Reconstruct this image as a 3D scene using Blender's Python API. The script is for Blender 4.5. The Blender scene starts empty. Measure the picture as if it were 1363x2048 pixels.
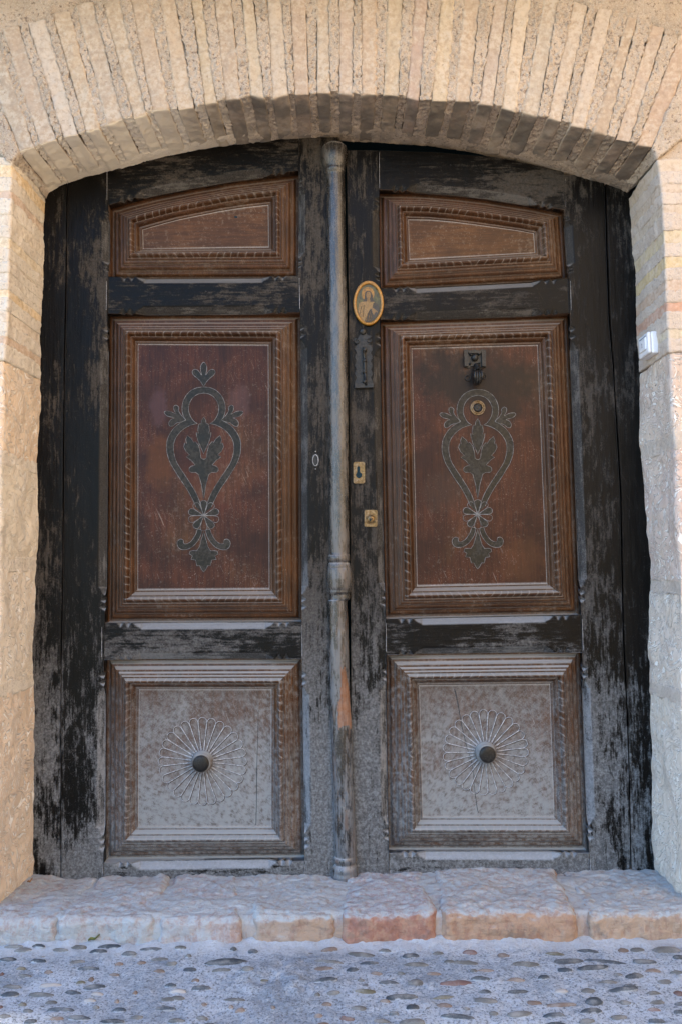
import bpy, math, random
import numpy as np
from mathutils import Vector, Matrix
from mathutils.geometry import tessellate_polygon

random.seed(7)
scene = bpy.context.scene
COL = scene.collection

# ------------------------------------------------------------------ camera
CAM_D, CAM_Z = 2.6, 1.02415
PITCH, ROLL = math.radians(4.2), math.radians(-0.65)
FPX, CX, CY = 1593.0, 681.5, 1024.0
_f = np.array([0.0, math.cos(PITCH), math.sin(PITCH)])
_R0 = np.array([1.0, 0, 0]); _U0 = np.cross(_R0, _f)
_R = _R0*math.cos(ROLL) + _U0*math.sin(ROLL)
_U = _U0*math.cos(ROLL) - _R0*math.sin(ROLL)
cam_data = bpy.data.cameras.new("camera")
cam = bpy.data.objects.new("camera", cam_data); COL.objects.link(cam)
cam_data.sensor_fit = 'VERTICAL'; cam_data.sensor_height = 36.0
cam_data.lens = 36.0*FPX/2048.0
cam_data.clip_start = 0.05; cam_data.clip_end = 300
m = Matrix((_R.tolist(), _U.tolist(), (-_f).tolist())).transposed().to_4x4()
m.translation = (0, -CAM_D, CAM_Z)
cam.matrix_world = m
scene.camera = cam

# ------------------------------------------------------------------ light
SUN_AZ = math.radians(-98)
SUN_EL = math.radians(38)
world = bpy.data.worlds.new("World"); scene.world = world; world.use_nodes = True
wn = world.node_tree.nodes; wl = world.node_tree.links
sky = wn.new('ShaderNodeTexSky'); sky.sky_type = 'NISHITA'; sky.sun_disc = False
sky.sun_elevation = SUN_EL; sky.sun_rotation = math.pi - SUN_AZ
sky.air_density = 1.2; sky.dust_density = 0.4; sky.ozone_density = 5.5
bg = wn['Background']; bg.inputs['Strength'].default_value = 0.15
wl.new(sky.outputs[0], bg.inputs[0])
sun_d = bpy.data.lights.new("sun", 'SUN'); sun_d.energy = 4.0; sun_d.angle = math.radians(2)
sun_d.color = (1.0, 0.84, 0.64)
sun = bpy.data.objects.new("sun", sun_d); COL.objects.link(sun)
d_to_sun = Vector((math.sin(SUN_AZ)*math.cos(SUN_EL), -math.cos(SUN_AZ)*math.cos(SUN_EL), math.sin(SUN_EL)))
sun.rotation_euler = d_to_sun.to_track_quat('Z', 'Y').to_euler()
scene.view_settings.view_transform = 'Standard'
scene.view_settings.look = 'None'
scene.view_settings.gamma = 1.0
scene.view_settings.use_curve_mapping = False
scene.view_settings.exposure = 2.12
scene.cycles.use_denoising = True
scene.cycles.max_bounces = 6

# ------------------------------------------------------------------ pixel measurements -> world points on a given plane
def ray(px, py):
    px = np.asarray(px, float); py = np.asarray(py, float)
    return (_f + _R*((px-CX)/FPX)[..., None] - _U*((py-CY)/FPX)[..., None])
def W(px, py, y=0.0):
    d = ray(px, py); y = np.asarray(y, float)
    t = (y + CAM_D)/d[..., 1]
    p = d*t[..., None]; p[..., 1] -= CAM_D; p[..., 2] += CAM_Z
    return p
def WG(px, py, z=0.0):
    d = ray(px, py); t = (z-CAM_Z)/d[..., 2]
    p = d*t[..., None]; p[..., 1] -= CAM_D; p[..., 2] += CAM_Z
    return p
MPX = CAM_D/FPX

# ------------------------------------------------------------------ numpy noise
_rs = np.random.RandomState(11)
_T = _rs.rand(4096)
def vnoise(p, seed=0):
    i = np.floor(p).astype(np.int64); f = p - i; f = f*f*(3-2*f)
    def h(dx, dy, dz):
        n = (i[..., 0]+dx)*374761393 + (i[..., 1]+dy)*668265263 + (i[..., 2]+dz)*2147483647 + seed*1274126177
        n = (n ^ (n >> 13)) * 1274126177; n = n ^ (n >> 16)
        return _T[n & 4095]
    x, y, z = f[..., 0], f[..., 1], f[..., 2]
    a = h(0,0,0)*(1-x)+h(1,0,0)*x; b = h(0,1,0)*(1-x)+h(1,1,0)*x
    c = h(0,0,1)*(1-x)+h(1,0,1)*x; d = h(0,1,1)*(1-x)+h(1,1,1)*x
    return ((a*(1-y)+b*y)*(1-z)+(c*(1-y)+d*y)*z)*2-1
def fbm(p, scale, octs=3, seed=0, gain=.5):
    r = 0; a = 1; s = scale
    for k in range(octs):
        r = r + a*vnoise(p*s+17.3*k, seed+k); a *= gain; s *= 2.03
    return r

# ------------------------------------------------------------------ mesh + object helpers
def P3(a): return np.asarray(a, float)
def raw_mesh(name, V, F, mat, smooth=True, attr=None):
    """F: (m,4) array, or a list of face tuples"""
    me = bpy.data.meshes.new(name)
    if isinstance(F, np.ndarray):
        k = F.shape[1]; n = len(F)
        me.vertices.add(len(V)); me.vertices.foreach_set('co', np.asarray(V, np.float32).ravel())
        me.loops.add(n*k); me.loops.foreach_set('vertex_index', F.astype(np.int32).ravel())
        me.polygons.add(n); me.polygons.foreach_set('loop_start', np.arange(0, n*k, k, dtype=np.int32))
        me.update(calc_edges=True)
    else:
        me.from_pydata([tuple(v) for v in V], [], [tuple(f) for f in F]); me.update()
    if smooth: me.polygons.foreach_set('use_smooth', np.ones(len(me.polygons), bool))
    if attr is not None:
        a = me.attributes.new('dust', 'FLOAT', 'POINT'); a.data.foreach_set('value', np.asarray(attr, np.float32))
    if mat: me.materials.append(mat)
    return me
ORG = {}
def empty(name, loc):
    o = bpy.data.objects.new(name, None); o.empty_display_size = .1
    o.location = loc; COL.objects.link(o); ORG[o.name] = np.array(loc, float); return o
def obj(name, V, F, mat, parent=None, smooth=True, attr=None, org=None):
    V = np.asarray(V, float)
    base = np.zeros(3)
    if parent is not None:
        base = ORG[parent.name]
    o_loc = np.zeros(3)
    if org is None:
        o_loc = (V.min(0)+V.max(0))/2 if parent is not None or True else o_loc
    else: o_loc = np.array(org, float)
    me = raw_mesh(name, V-o_loc, F, mat, smooth, attr)
    o = bpy.data.objects.new(name, me); COL.objects.link(o)
    o.location = o_loc - base
    if parent is not None: o.parent = parent
    ORG[o.name] = o_loc
    return o
def tag(o, label=None, cat=None, group=None, kind=None):
    if label: o['label'] = label
    if cat: o['category'] = cat
    if group: o['group'] = group
    if kind: o['kind'] = kind
    return o
def grid_faces(nu, nv, flip=False, off=0):
    i = np.arange(nu-1)[:, None]*nv + np.arange(nv-1)[None, :]
    i = i.ravel()
    q = np.stack([i, i+nv, i+nv+1, i+1], 1)
    if flip: q = q[:, ::-1]
    return q + off
def resample(pts, n):
    p = np.asarray(pts, float); d = np.r_[0, np.cumsum(np.linalg.norm(np.diff(p, axis=0), axis=1))]
    t = np.linspace(0, d[-1], n)
    return np.stack([np.interp(t, d, p[:, k]) for k in range(p.shape[1])], 1)
def plen(pts):
    p = np.asarray(pts, float); return np.linalg.norm(np.diff(p, axis=0), axis=1).sum()
def smooth_poly(pts, k=6, closed=True):
    """Catmull-Rom"""
    p = np.asarray(pts, float); n = len(p); out = []
    for i in range(n if closed else n-1):
        if closed: a, b, c, d = p[(i-1) % n], p[i], p[(i+1) % n], p[(i+2) % n]
        else: a, b, c, d = p[max(i-1, 0)], p[i], p[i+1], p[min(i+2, n-1)]
        for t in np.arange(k)/k:
            out.append(.5*((2*b)+(-a+c)*t+(2*a-5*b+4*c-d)*t*t+(-a+3*b-3*c+d)*t**3))
    if not closed: out.append(p[-1])
    return np.array(out)

def block(c, res=.006, r=.006, amp=((40, .0015, 3),), skip=(), seed=0, push=None):
    """rough rounded hexahedron. c[iu][iv][iw] corners"""
    c = np.asarray(c, float).reshape(2, 2, 2, 3)
    du = np.linalg.norm((c[1]-c[0]).reshape(-1, 3).mean(0)); dv = np.linalg.norm((c[:, 1]-c[:, 0]).reshape(-1, 3).mean(0))
    dw = np.linalg.norm((c[:, :, 1]-c[:, :, 0]).reshape(-1, 3).mean(0))
    D = np.array([du, dv, dw]); N = np.maximum(2, np.round(D/res).astype(int)+1)
    r = min(r, D.min()*.45)
    Vs, Fs, off = [], [], 0
    for ax in range(3):
        a, b = [(1, 2), (2, 0), (0, 1)][ax]
        for s in (0, 1):
            if (ax, s) in skip: continue
            A, B = np.meshgrid(np.linspace(0, 1, N[a]), np.linspace(0, 1, N[b]), indexing='ij')
            q = np.zeros(A.shape+(3,)); q[..., a] = A; q[..., b] = B; q[..., ax] = s
            Vs.append(q.reshape(-1, 3)); Fs.append(grid_faces(N[a], N[b], flip=(s == 0), off=off)); off += A.size
    q = np.concatenate(Vs); F = np.concatenate(Fs)
    key = np.round(q*4096).astype(np.int64); key = key[:, 0]*(1 << 28)+key[:, 1]*(1 << 14)+key[:, 2]
    _, idx, inv = np.unique(key, return_index=True, return_inverse=True)
    q = q[idx]; F = inv.reshape(-1)[F]
    x = q*D; xc = np.clip(x, r, D-r); d = x-xc; L = np.linalg.norm(d, axis=1, keepdims=True)
    nrm_l = d/np.maximum(L, 1e-9); x = xc+nrm_l*r
    t = x/D; u, v, w = t[:, 0:1], t[:, 1:2], t[:, 2:3]
    P = 0
    for i in (0, 1):
        for j in (0, 1):
            for k in (0, 1):
                P = P + c[i, j, k]*(u if i else 1-u)*(v if j else 1-v)*(w if k else 1-w)
    ax_u = (c[1]-c[0]).reshape(-1, 3).mean(0)/du; ax_v = (c[:, 1]-c[:, 0]).reshape(-1, 3).mean(0)/dv
    ax_w = (c[:, :, 1]-c[:, :, 0]).reshape(-1, 3).mean(0)/dw
    nrm = nrm_l[:, 0:1]*ax_u+nrm_l[:, 1:2]*ax_v+nrm_l[:, 2:3]*ax_w
    for j, (sc, am, oc) in enumerate(amp):
        P = P + nrm*(fbm(P, sc, oc, (5 if j == 0 else seed*7)+j*3)*am)[:, None]
    if np.linalg.det(np.array([ax_u, ax_v, ax_w])) < 0: F = F[:, ::-1]
    return P, F
def tube(path, r, sides=6, closed=False, axis=(0, 1, 0)):
    p = P3(path); n = len(p)
    if closed: t = np.roll(p, -1, 0)-np.roll(p, 1, 0)
    else: t = np.gradient(p, axis=0)
    t /= np.maximum(np.linalg.norm(t, axis=1, keepdims=True), 1e-9)
    ax = np.array(axis, float); b = np.cross(t, ax); b /= np.maximum(np.linalg.norm(b, axis=1, keepdims=True), 1e-9)
    a2 = np.cross(b, t)
    r = np.broadcast_to(np.asarray(r, float), (n,))
    ang = np.arange(sides)/sides*2*math.pi
    V = p[:, None, :]+(np.cos(ang)[None, :, None]*b[:, None, :]+np.sin(ang)[None, :, None]*a2[:, None, :])*r[:, None, None]
    V = V.reshape(-1, 3); F = []
    m_ = n if closed else n-1
    for i in range(m_):
        j = (i+1) % n
        for k in range(sides):
            l = (k+1) % sides
            F.append((i*sides+k, j*sides+k, j*sides+l, i*sides+l))
    if not closed:
        F.append(tuple(range(sides))[::-1]); F.append(tuple((n-1)*sides+k for k in range(sides)))
        return V, [tuple(f) for f in F]
    return V, np.array(F)
def merge(parts):
    V, F, off = [], [], 0
    for v, f in parts:
        V.append(np.asarray(v, float)); F += [tuple(int(x)+off for x in q) for q in f]; off += len(v)
    return np.concatenate(V), F
def plate(poly_w, thick, axis_y=-1, bevel=0):
    """extruded polygon given as world points on a y plane: front face at y - thick"""
    p = P3(poly_w); n = len(p)
    front = p+np.array([0, -thick, 0])
    tri = tessellate_polygon([[Vector((v[0], v[2], 0)) for v in p]])
    F = []
    for t in tri:
        a, b, c = [front[i] for i in t]
        nn = np.cross(b-a, c-a)
        F.append(tuple(t) if nn[1] < 0 else tuple(t[::-1]))
    for i in range(n):
        j = (i+1) % n; F.append((i, j, n+j, n+i))
    return np.concatenate([front, p]), F
def box(x0, x1, y0, y1, z0, z1):
    V = [(x, y, z) for x in (x0, x1) for y in (y0, y1) for z in (z0, z1)]
    F = [(0,1,3,2),(4,6,7,5),(0,4,5,1),(2,3,7,6),(0,2,6,4),(1,5,7,3)]
    return np.array(V, float), F
def lathe(prof, center, axis='y', seg=32, cap=True):
    """prof: (radius, offset along axis). axis '-y' towards the viewer"""
    V, F = [], []
    for r, h in prof:
        for k in range(seg):
            a = 2*math.pi*k/seg
            V.append((center[0]+r*math.cos(a), center[1]-h, center[2]+r*math.sin(a)))
    n = len(prof)
    for i in range(n-1):
        for k in range(seg):
            l = (k+1) % seg
            F.append((i*seg+k, i*seg+l, (i+1)*seg+l, (i+1)*seg+k))
    if cap: F.append(tuple((n-1)*seg+k for k in range(seg)))
    return np.array(V), F

# ------------------------------------------------------------------ materials
class Mat:
    def __init__(s, name, rough=.8, spec=.3):
        s.m = bpy.data.materials.new(name); s.m.use_nodes = True
        s.nt = s.m.node_tree; s.b = s.nt.nodes['Principled BSDF']
        s.b.inputs['Roughness'].default_value = rough; s.b.inputs['Specular IOR Level'].default_value = spec
        g = s.nt.nodes.new('ShaderNodeNewGeometry'); s.pos = g.outputs['Position']; s.nrm = g.outputs['Normal']
        oi = s.nt.nodes.new('ShaderNodeObjectInfo'); s.rand = oi.outputs['Random']; s.ocol = oi.outputs['Color']
    def _in(s, sock, v):
        if hasattr(v, 'is_linked') or isinstance(v, bpy.types.NodeSocket): s.nt.links.new(v, sock)
        elif v is not None:
            if sock.type == 'RGBA' and not hasattr(v, '__len__'): v = (v, v, v, 1)
            elif sock.type == 'RGBA' and len(v) == 3: v = tuple(v)+(1,)
            sock.default_value = v
    def math(s, op, a, b=None, c=None, clamp=False):
        n = s.nt.nodes.new('ShaderNodeMath'); n.operation = op; n.use_clamp = clamp
        s._in(n.inputs[0], a); s._in(n.inputs[1], b)
        if c is not None: s._in(n.inputs[2], c)
        return n.outputs[0]
    def scale(s, v, sc):
        n = s.nt.nodes.new('ShaderNodeMapping'); s.nt.links.new(v, n.inputs['Vector'])
        n.inputs['Scale'].default_value = sc; return n.outputs[0]
    def rot(s, v, r, sc=(1, 1, 1)):
        n = s.nt.nodes.new('ShaderNodeMapping'); s.nt.links.new(v, n.inputs['Vector'])
        n.inputs['Rotation'].default_value = r
        n2 = s.nt.nodes.new('ShaderNodeMapping'); s.nt.links.new(n.outputs[0], n2.inputs['Vector'])
        n2.inputs['Scale'].default_value = sc; return n2.outputs[0]
    def vadd(s, a, b):
        n = s.nt.nodes.new('ShaderNodeVectorMath'); n.operation = 'ADD'; s._in(n.inputs[0], a); s._in(n.inputs[1], b); return n.outputs[0]
    def noise(s, scale, detail=4, rough=.55, vec=None, dist=0, out=0):
        n = s.nt.nodes.new('ShaderNodeTexNoise'); n.inputs['Scale'].default_value = scale
        n.inputs['Detail'].default_value = detail; n.inputs['Roughness'].default_value = rough
        n.inputs['Distortion'].default_value = dist
        s.nt.links.new(vec if vec is not None else s.pos, n.inputs['Vector']); return n.outputs[out]
    def voro(s, scale, vec=None, feat='F1', out=0, rnd=1):
        n = s.nt.nodes.new('ShaderNodeTexVoronoi'); n.feature = feat; n.inputs['Scale'].default_value = scale
        n.inputs['Randomness'].default_value = rnd
        s.nt.links.new(vec if vec is not None else s.pos, n.inputs['Vector']); return n.outputs[out]
    def rng(s, v, a, b, c=0, d=1, smooth=True):
        n = s.nt.nodes.new('ShaderNodeMapRange'); n.clamp = True
        if smooth: n.interpolation_type = 'SMOOTHSTEP'
        s._in(n.inputs[0], v)
        for k, x in enumerate((a, b, c, d)): n.inputs[1+k].default_value = x
        return n.outputs[0]
    def mix(s, f, a, b, mode='MIX'):
        n = s.nt.nodes.new('ShaderNodeMix'); n.data_type = 'RGBA'; n.blend_type = mode
        s._in(n.inputs[0], f); s._in(n.inputs[6], a); s._in(n.inputs[7], b); return n.outputs[2]
    def sep(s, v):
        n = s.nt.nodes.new('ShaderNodeSeparateXYZ'); s.nt.links.new(v, n.inputs[0]); return n.outputs
    def bump(s, h, dist, strength=1, normal=None):
        n = s.nt.nodes.new('ShaderNodeBump'); n.inputs['Distance'].default_value = dist; n.inputs['Strength'].default_value = strength
        s._in(n.inputs['Height'], h)
        if normal is not None: s.nt.links.new(normal, n.inputs['Normal'])
        return n.outputs[0]
    def attr(s, name):
        n = s.nt.nodes.new('ShaderNodeAttribute'); n.attribute_name = name; return n.outputs['Fac']
    def out(s, col=None, rough=None, normal=None, metal=None):
        if col is not None: s._in(s.b.inputs['Base Color'], col)
        if rough is not None: s._in(s.b.inputs['Roughness'], rough)
        if normal is not None: s._in(s.b.inputs['Normal'], normal)
        if metal is not None: s._in(s.b.inputs['Metallic'], metal)
        return s.m
    def or_(s, a, b): return s.math('SUBTRACT', 1, s.math('MULTIPLY', s.math('SUBTRACT', 1, a), s.math('SUBTRACT', 1, b)))

DUST = (.36, .345, .325)
DUST_L = (.50, .49, .47)
def mat_black(horizontal=False):
    M = Mat('worn_black_paint', spec=.13)
    x, y, z = M.sep(M.pos)
    vv = M.scale(M.pos, (.42, 1, 1) if horizontal else (1, 1, .42))
    vg = M.scale(M.pos, (.10, 1, 1.3) if horizontal else (1.3, 1, .10))
    big = M.noise(5.5, 4, .6, vv); mid = M.noise(40, 8, .76, vv); fine = M.noise(210, 3, .75)
    fib = M.noise(95, 5, .7, vg)
    low = M.rng(z, 1.15, .15, 0, 1)
    wtop = M.rng(M.math('ADD', z, M.math('MULTIPLY', M.math('SUBTRACT', big, .5), .8)), 2.05, 2.35, 0, .0)
    t = M.math('ADD', M.math('MULTIPLY', M.math('SUBTRACT', big, .5), 1.15), M.math('MULTIPLY', M.math('SUBTRACT', mid, .5), 1.15))
    t = M.math('ADD', t, M.math('MULTIPLY', M.math('SUBTRACT', fib, .5), .75))
    ctr_ = M.rng(M.math('ABSOLUTE', M.math('ADD', x, .02)), .17, .05)
    t = M.math('ADD', t, M.math('MULTIPLY', ctr_, M.rng(z, 1.3, .35, .08, .17)))
    t = M.math('ADD', t, M.rng(z, .35, .08, 0, .06))
    t = M.math('ADD', t, M.math('MULTIPLY', M.math('SUBTRACT', fine, .5), .35))
    t = M.math('ADD', t, M.math('MULTIPLY', low, .20))
    side = M.rng(M.math('ABSOLUTE', x), .80, .88, 0, .06)
    t = M.math('SUBTRACT', t, side)
    patch = M.rng(t, .00, .22)
    speck = M.math('MULTIPLY', M.rng(M.noise(280, 2, .85), .60, .70), M.rng(mid, .40, .58, .10, 1))
    patch = M.or_(M.math('MULTIPLY', patch, .85), M.math('MULTIPLY', speck, .55))
    up = M.rng(M.sep(M.nrm)[2], .1, .8, 0, .85)
    patch = M.or_(patch, up)
    patch = M.or_(patch, M.math('MULTIPLY', M.attr('dust'), M.rng(fine, .35, .6, .45, 1)))
    scr = M.rng(M.noise(24, 2, .5, M.rot(M.pos, (0, .5, 0), (16, 1, .5))), .70, .73)
    patch = M.or_(patch, M.math('MULTIPLY', scr, M.rng(M.noise(9, 2), .5, .6, 0, .8)))
    hs = M.rng(M.noise(30, 2, .5, M.scale(M.pos, (.7, 1, 16))), .70, .74)
    patch = M.or_(patch, M.math('MULTIPLY', hs, M.rng(M.noise(6, 2), .48, .6, 0, .55)))
    film = M.mix(M.rng(big, .3, .7), (.0014, .0012, .0011), (.0036, .003, .0026))
    dcol = M.mix(M.rng(z, .25, 1.15), (.225, .235, .245), (.072, .061, .050))  # dust turns bluish low down: skylight tint put into its colour
    dcol = M.mix(M.rng(M.noise(60, 8, .8), .36, .60, .62, 0), dcol, (.055, .054, .053))
    dcol = M.mix(M.rng(M.noise(130, 3, .7), .38, .62, 0, .5), dcol, (.024, .021, .019))
    dcol = M.mix(M.math('MULTIPLY', M.math('MAXIMUM', M.attr('dust'), up), .8), dcol, M.mix(M.rng(z, .3, 1.6), (.34, .365, .40), (.20, .195, .19)))
    col = M.mix(patch, film, dcol)
    rough = M.rng(patch, 0, .8, .36, .85)
    grain = fib
    nb = M.bump(grain, .0022, .7)
    nb = M.bump(fine, .0008, .45, nb)
    nb = M.bump(patch, .0006, .6, nb)
    return M.out(col, rough, nb)
def mat_wood(name, c1, c2, dust0=0.0, orient='v', gl=.42, c3=(.085, .040, .014), dk=.85, hk=1.0, stain=False):
    M = Mat(name, spec=.2)
    x, y, z = M.sep(M.pos)
    sc = (5, 5, .35) if orient == 'v' else (.35, 5, 5)
    g = M.noise(34, 5, .6, M.scale(M.pos, sc), dist=.4)
    blot = M.noise(7, 5, .62, dist=.5); fine = M.noise(230, 3, .75); md = M.noise(58, 8, .74)
    patchy = M.noise(3.2, 3, .5)
    col = M.mix(M.rng(blot, .34, .66), c1, c2)
    col = M.mix(M.rng(patchy, .50, .68, 0, .6), col, c3)
    col = M.mix(M.rng(g, .35, .65, 0, .55), col, tuple(v*.45 for v in c1))
    hgt = M.rng(M.math('ADD', z, M.math('MULTIPLY', M.math('SUBTRACT', blot, .5), .9)), .98, .22, 0, 1)
    hgt = M.math('MULTIPLY', hgt, hk)
    up = M.rng(M.sep(M.nrm)[2], .12, .75, 0, 1)
    upw = M.rng(z, 2.3, .2, .5, .95)
    mott = M.math('ADD', M.math('MULTIPLY', md, .75), M.math('MULTIPLY', fine, .25))
    dust = M.math('MULTIPLY', hgt, M.rng(M.math('ADD', mott, M.math('MULTIPLY', hgt, .10)), .44, .64, .22, .88))
    dust = M.or_(dust, M.math('MULTIPLY', up, upw))
    dust = M.or_(dust, M.math('MULTIPLY', M.rng(M.noise(230, 2, .85), .60, .72), M.rng(blot, .35, .6, .1, .7)))
    dust = M.or_(dust, M.math('MULTIPLY', M.attr('dust'), M.rng(fine, .3, .6, .6, 1)))
    sc = M.rng(M.math('ADD', M.math('MULTIPLY', md, .8), M.math('MULTIPLY', patchy, .4)), .62, .74)
    dust = M.or_(dust, M.math('MULTIPLY', sc, max(0, .34+dust0)))
    scr = M.rng(M.noise(26, 2, .5, M.rot(M.pos, (0, .4, 0), (15, 1, .5))), .69, .72)
    dust = M.or_(dust, M.math('MULTIPLY', scr, M.rng(blot, .5, .6, 0, .6)))
    dust = M.math('ADD', dust, dust0, clamp=True)
    dc = M.mix(M.rng(z, .35, 1.4), (.345, .375, .385), (.27, .225, .18))  # bluish low dust carries the skylight tint in its colour
    dc = M.mix(M.attr('dust'), dc, (.46, .45, .44))
    col = M.mix(M.math('MULTIPLY', dust, dk), col, dc)
    if stain:
        def spot(px, py, rx, rz, soft=.9):
            p = W(px, py, .02); n = M.noise(22, 5, .65)
            a = M.math('POWER', M.math('DIVIDE', M.math('SUBTRACT', x, float(p[0])), rx), 2.0)
            b = M.math('POWER', M.math('DIVIDE', M.math('SUBTRACT', z, float(p[2])), rz), 2.0)
            return M.rng(M.math('ADD', M.math('ADD', a, b), M.math('MULTIPLY', M.math('SUBTRACT', n, .5), 4.0)), 1+soft, 1-soft)
        for px_, py_, rx, rz, c_, k_ in ((905, 758, .13, .09, (.009, .005, .003), .9), (1002, 775, .12, .10, (.009, .005, .003), .85), (890, 985, .06, .07, (.03, .018, .012), .5),
                                     (318, 925, .05, .08, (.10, .034, .007), .5), (317, 815, .026, .055, (.070, .034, .036), .55), (480, 800, .035, .05, (.10, .05, .045), .4), (420, 950, .09, .12, (.078, .016, .008), .35), (1040, 1120, .08, .07, (.085, .036, .012), .3)):
            col = M.mix(M.math('MULTIPLY', spot(px_, py_, rx, rz), k_), col, c_)
    rough = M.rng(dust, 0, .7, gl, .88)
    nb = M.bump(g, .0010, .5); nb = M.bump(fine, .0008, .4, nb)
    return M.out(col, rough, nb)
def mat_brick(name='handmade_brick', base=(.46, .365, .265), lime_c=(.56, .50, .42), lk=.5, mk=.55):
    M = Mat(name, .92, .15)
    n1 = M.noise(14, 4, .6); n2 = M.noise(60, 6, .7); n3 = M.noise(200, 4, .75)
    pits = M.rng(M.noise(110, 2, .5), .30, .22)
    col = M.mix(M.rng(n1, .3, .7, 0, mk), M.ocol, base)
    lime = M.math('MULTIPLY', M.rng(M.math('ADD', n2, M.math('MULTIPLY', n1, .5)), .72, .92), lk)
    col = M.mix(lime, col, lime_c)
    col = M.mix(M.rng(n2, .55, .30, 0, .45), col, (.25, .18, .13), )
    col = M.mix(M.math('MULTIPLY', pits, .6), col, (.20, .15, .12))
    # soot on the arch underside; lit left and shaded right put into the colour
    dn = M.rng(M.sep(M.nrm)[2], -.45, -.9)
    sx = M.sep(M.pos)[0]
    lit_to_shade = M.rng(sx, -.62, -.25)
    col = M.mix(M.math('MULTIPLY', dn, M.math('SUBTRACT', 1, lit_to_shade)), col, (.74, .68, .56))
    soot_shade = M.math('MULTIPLY', M.math('MULTIPLY', dn, M.rng(M.noise(9, 3), .35, .55, .45, 1)), lit_to_shade)
    col = M.mix(M.math('MULTIPLY', soot_shade, .82), col, (.13, .12, .105))
    nb = M.bump(n1, .006, .4); nb = M.bump(n2, .0035, .6, nb); nb = M.bump(n3, .0012, .6, nb); nb = M.bump(pits, -.002, .7, nb)
    return M.out(col, None, nb)
def mat_mortar(name='lime_mortar', c1=(.39, .315, .24), c2=(.49, .40, .315), hk=.9, bk=1.0):
    M = Mat(name, .95, .1)
    n1 = M.noise(10, 3); n2 = M.noise(90, 5, .7); n3 = M.noise(260, 3, .8)
    grit = M.voro(150, None); hole = M.rng(n2, .46, .36)
    col = M.mix(M.rng(n1, .3, .7), c1, c2)
    col = M.mix(M.rng(n3, .45, .65, 0, .55), col, (.62, .55, .46))
    col = M.mix(M.math('MULTIPLY', hole, hk), col, (.20, .155, .12))
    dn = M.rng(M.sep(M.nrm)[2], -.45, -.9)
    lit_to_shade = M.rng(M.sep(M.pos)[0], -.55, -.15)  # underside paler left, darker right: lit and shaded ends coloured in
    col = M.mix(M.math('MULTIPLY', dn, M.math('SUBTRACT', 1, lit_to_shade)), col, (.76, .70, .59))
    col = M.mix(M.math('MULTIPLY', M.math('MULTIPLY', dn, lit_to_shade), M.rng(M.noise(13, 3), .4, .6, .05, .5)), col, (.18, .165, .145))
    nb = M.bump(n2, .006, .9*bk); nb = M.bump(grit, .002, .7, nb); nb = M.bump(n3, .0015, .8, nb)
    return M.out(col, None, nb)
def mat_stone():
    M = Mat('chiselled_limestone', .93, .12)
    oc = M.ocol
    n1 = M.noise(6, 4, .6); n2 = M.noise(40, 5, .65); n3 = M.noise(300, 3, .7)
    w = M.noise(5, 2, .5, out=1)
    wv = M.vadd(M.pos, M.mix(1, (0, 0, 0), w, 'MIX'))
    a = M.noise(26, 2, .5, M.rot(wv, (.45, 0, 0), (1.0, 3.4, .62)))
    b = M.noise(26, 2, .5, M.rot(wv, (-.55, 0, 0), (1.0, 3.4, .62)))
    zz = M.sep(M.pos)[2]
    sel = M.rng(M.noise(4.5, 1, .4), .46, .54)
    da = M.rng(a, .545, .60); db = M.rng(b, .545, .60)
    cut = M.mix(sel, da, db)
    cut = M.math('MULTIPLY', cut, M.rng(M.rand, 0, 1, .55, 1))
    col = M.mix(M.rng(n1, .3, .7, 0, .5), oc, (.72, .62, .50))
    col = M.mix(M.rng(n2, .35, .65, .25, 0), col, (.50, .36, .25))
    col = M.mix(M.math('MULTIPLY', cut, .75), col, (.88, .85, .79))
    nb = M.bump(n1, .010, .4); nb = M.bump(n2, .003, .5, nb); nb = M.bump(cut, -.0070, 1.0, nb); nb = M.bump(n3, .001, .6, nb)
    return M.out(col, None, nb)
def mat_sill():
    M = Mat('dusty_sill_stone', .92, .15)
    n1 = M.noise(7, 4, .6); n2 = M.noise(45, 6, .7, M.scale(M.pos, (1, 1, .6))); n3 = M.noise(260, 3, .75)
    x, y, z = M.sep(M.pos)
    col = M.mix(M.rng(n2, .35, .62, 0, .7), M.ocol, (.42, .27, .17))
    col = M.mix(M.rng(n2, .52, .40, 0, .6), col, (.30, .17, .12))
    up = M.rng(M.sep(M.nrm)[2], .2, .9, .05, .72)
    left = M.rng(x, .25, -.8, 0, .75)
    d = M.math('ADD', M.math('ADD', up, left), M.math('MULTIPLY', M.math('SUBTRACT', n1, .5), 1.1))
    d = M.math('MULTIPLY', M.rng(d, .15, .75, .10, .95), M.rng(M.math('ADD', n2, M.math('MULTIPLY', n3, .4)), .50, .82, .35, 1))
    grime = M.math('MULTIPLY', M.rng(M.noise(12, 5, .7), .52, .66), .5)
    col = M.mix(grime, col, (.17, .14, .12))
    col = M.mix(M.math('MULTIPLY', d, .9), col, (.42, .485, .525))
    ly = M.noise(50, 5, .7, M.scale(M.pos, (.55, 1, 2.4)), dist=.8)
    nb = M.bump(n2, .008, .8); nb = M.bump(ly, .006, .7, nb); nb = M.bump(n3, .003, .8, nb)
    return M.out(col, None, nb)
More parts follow.
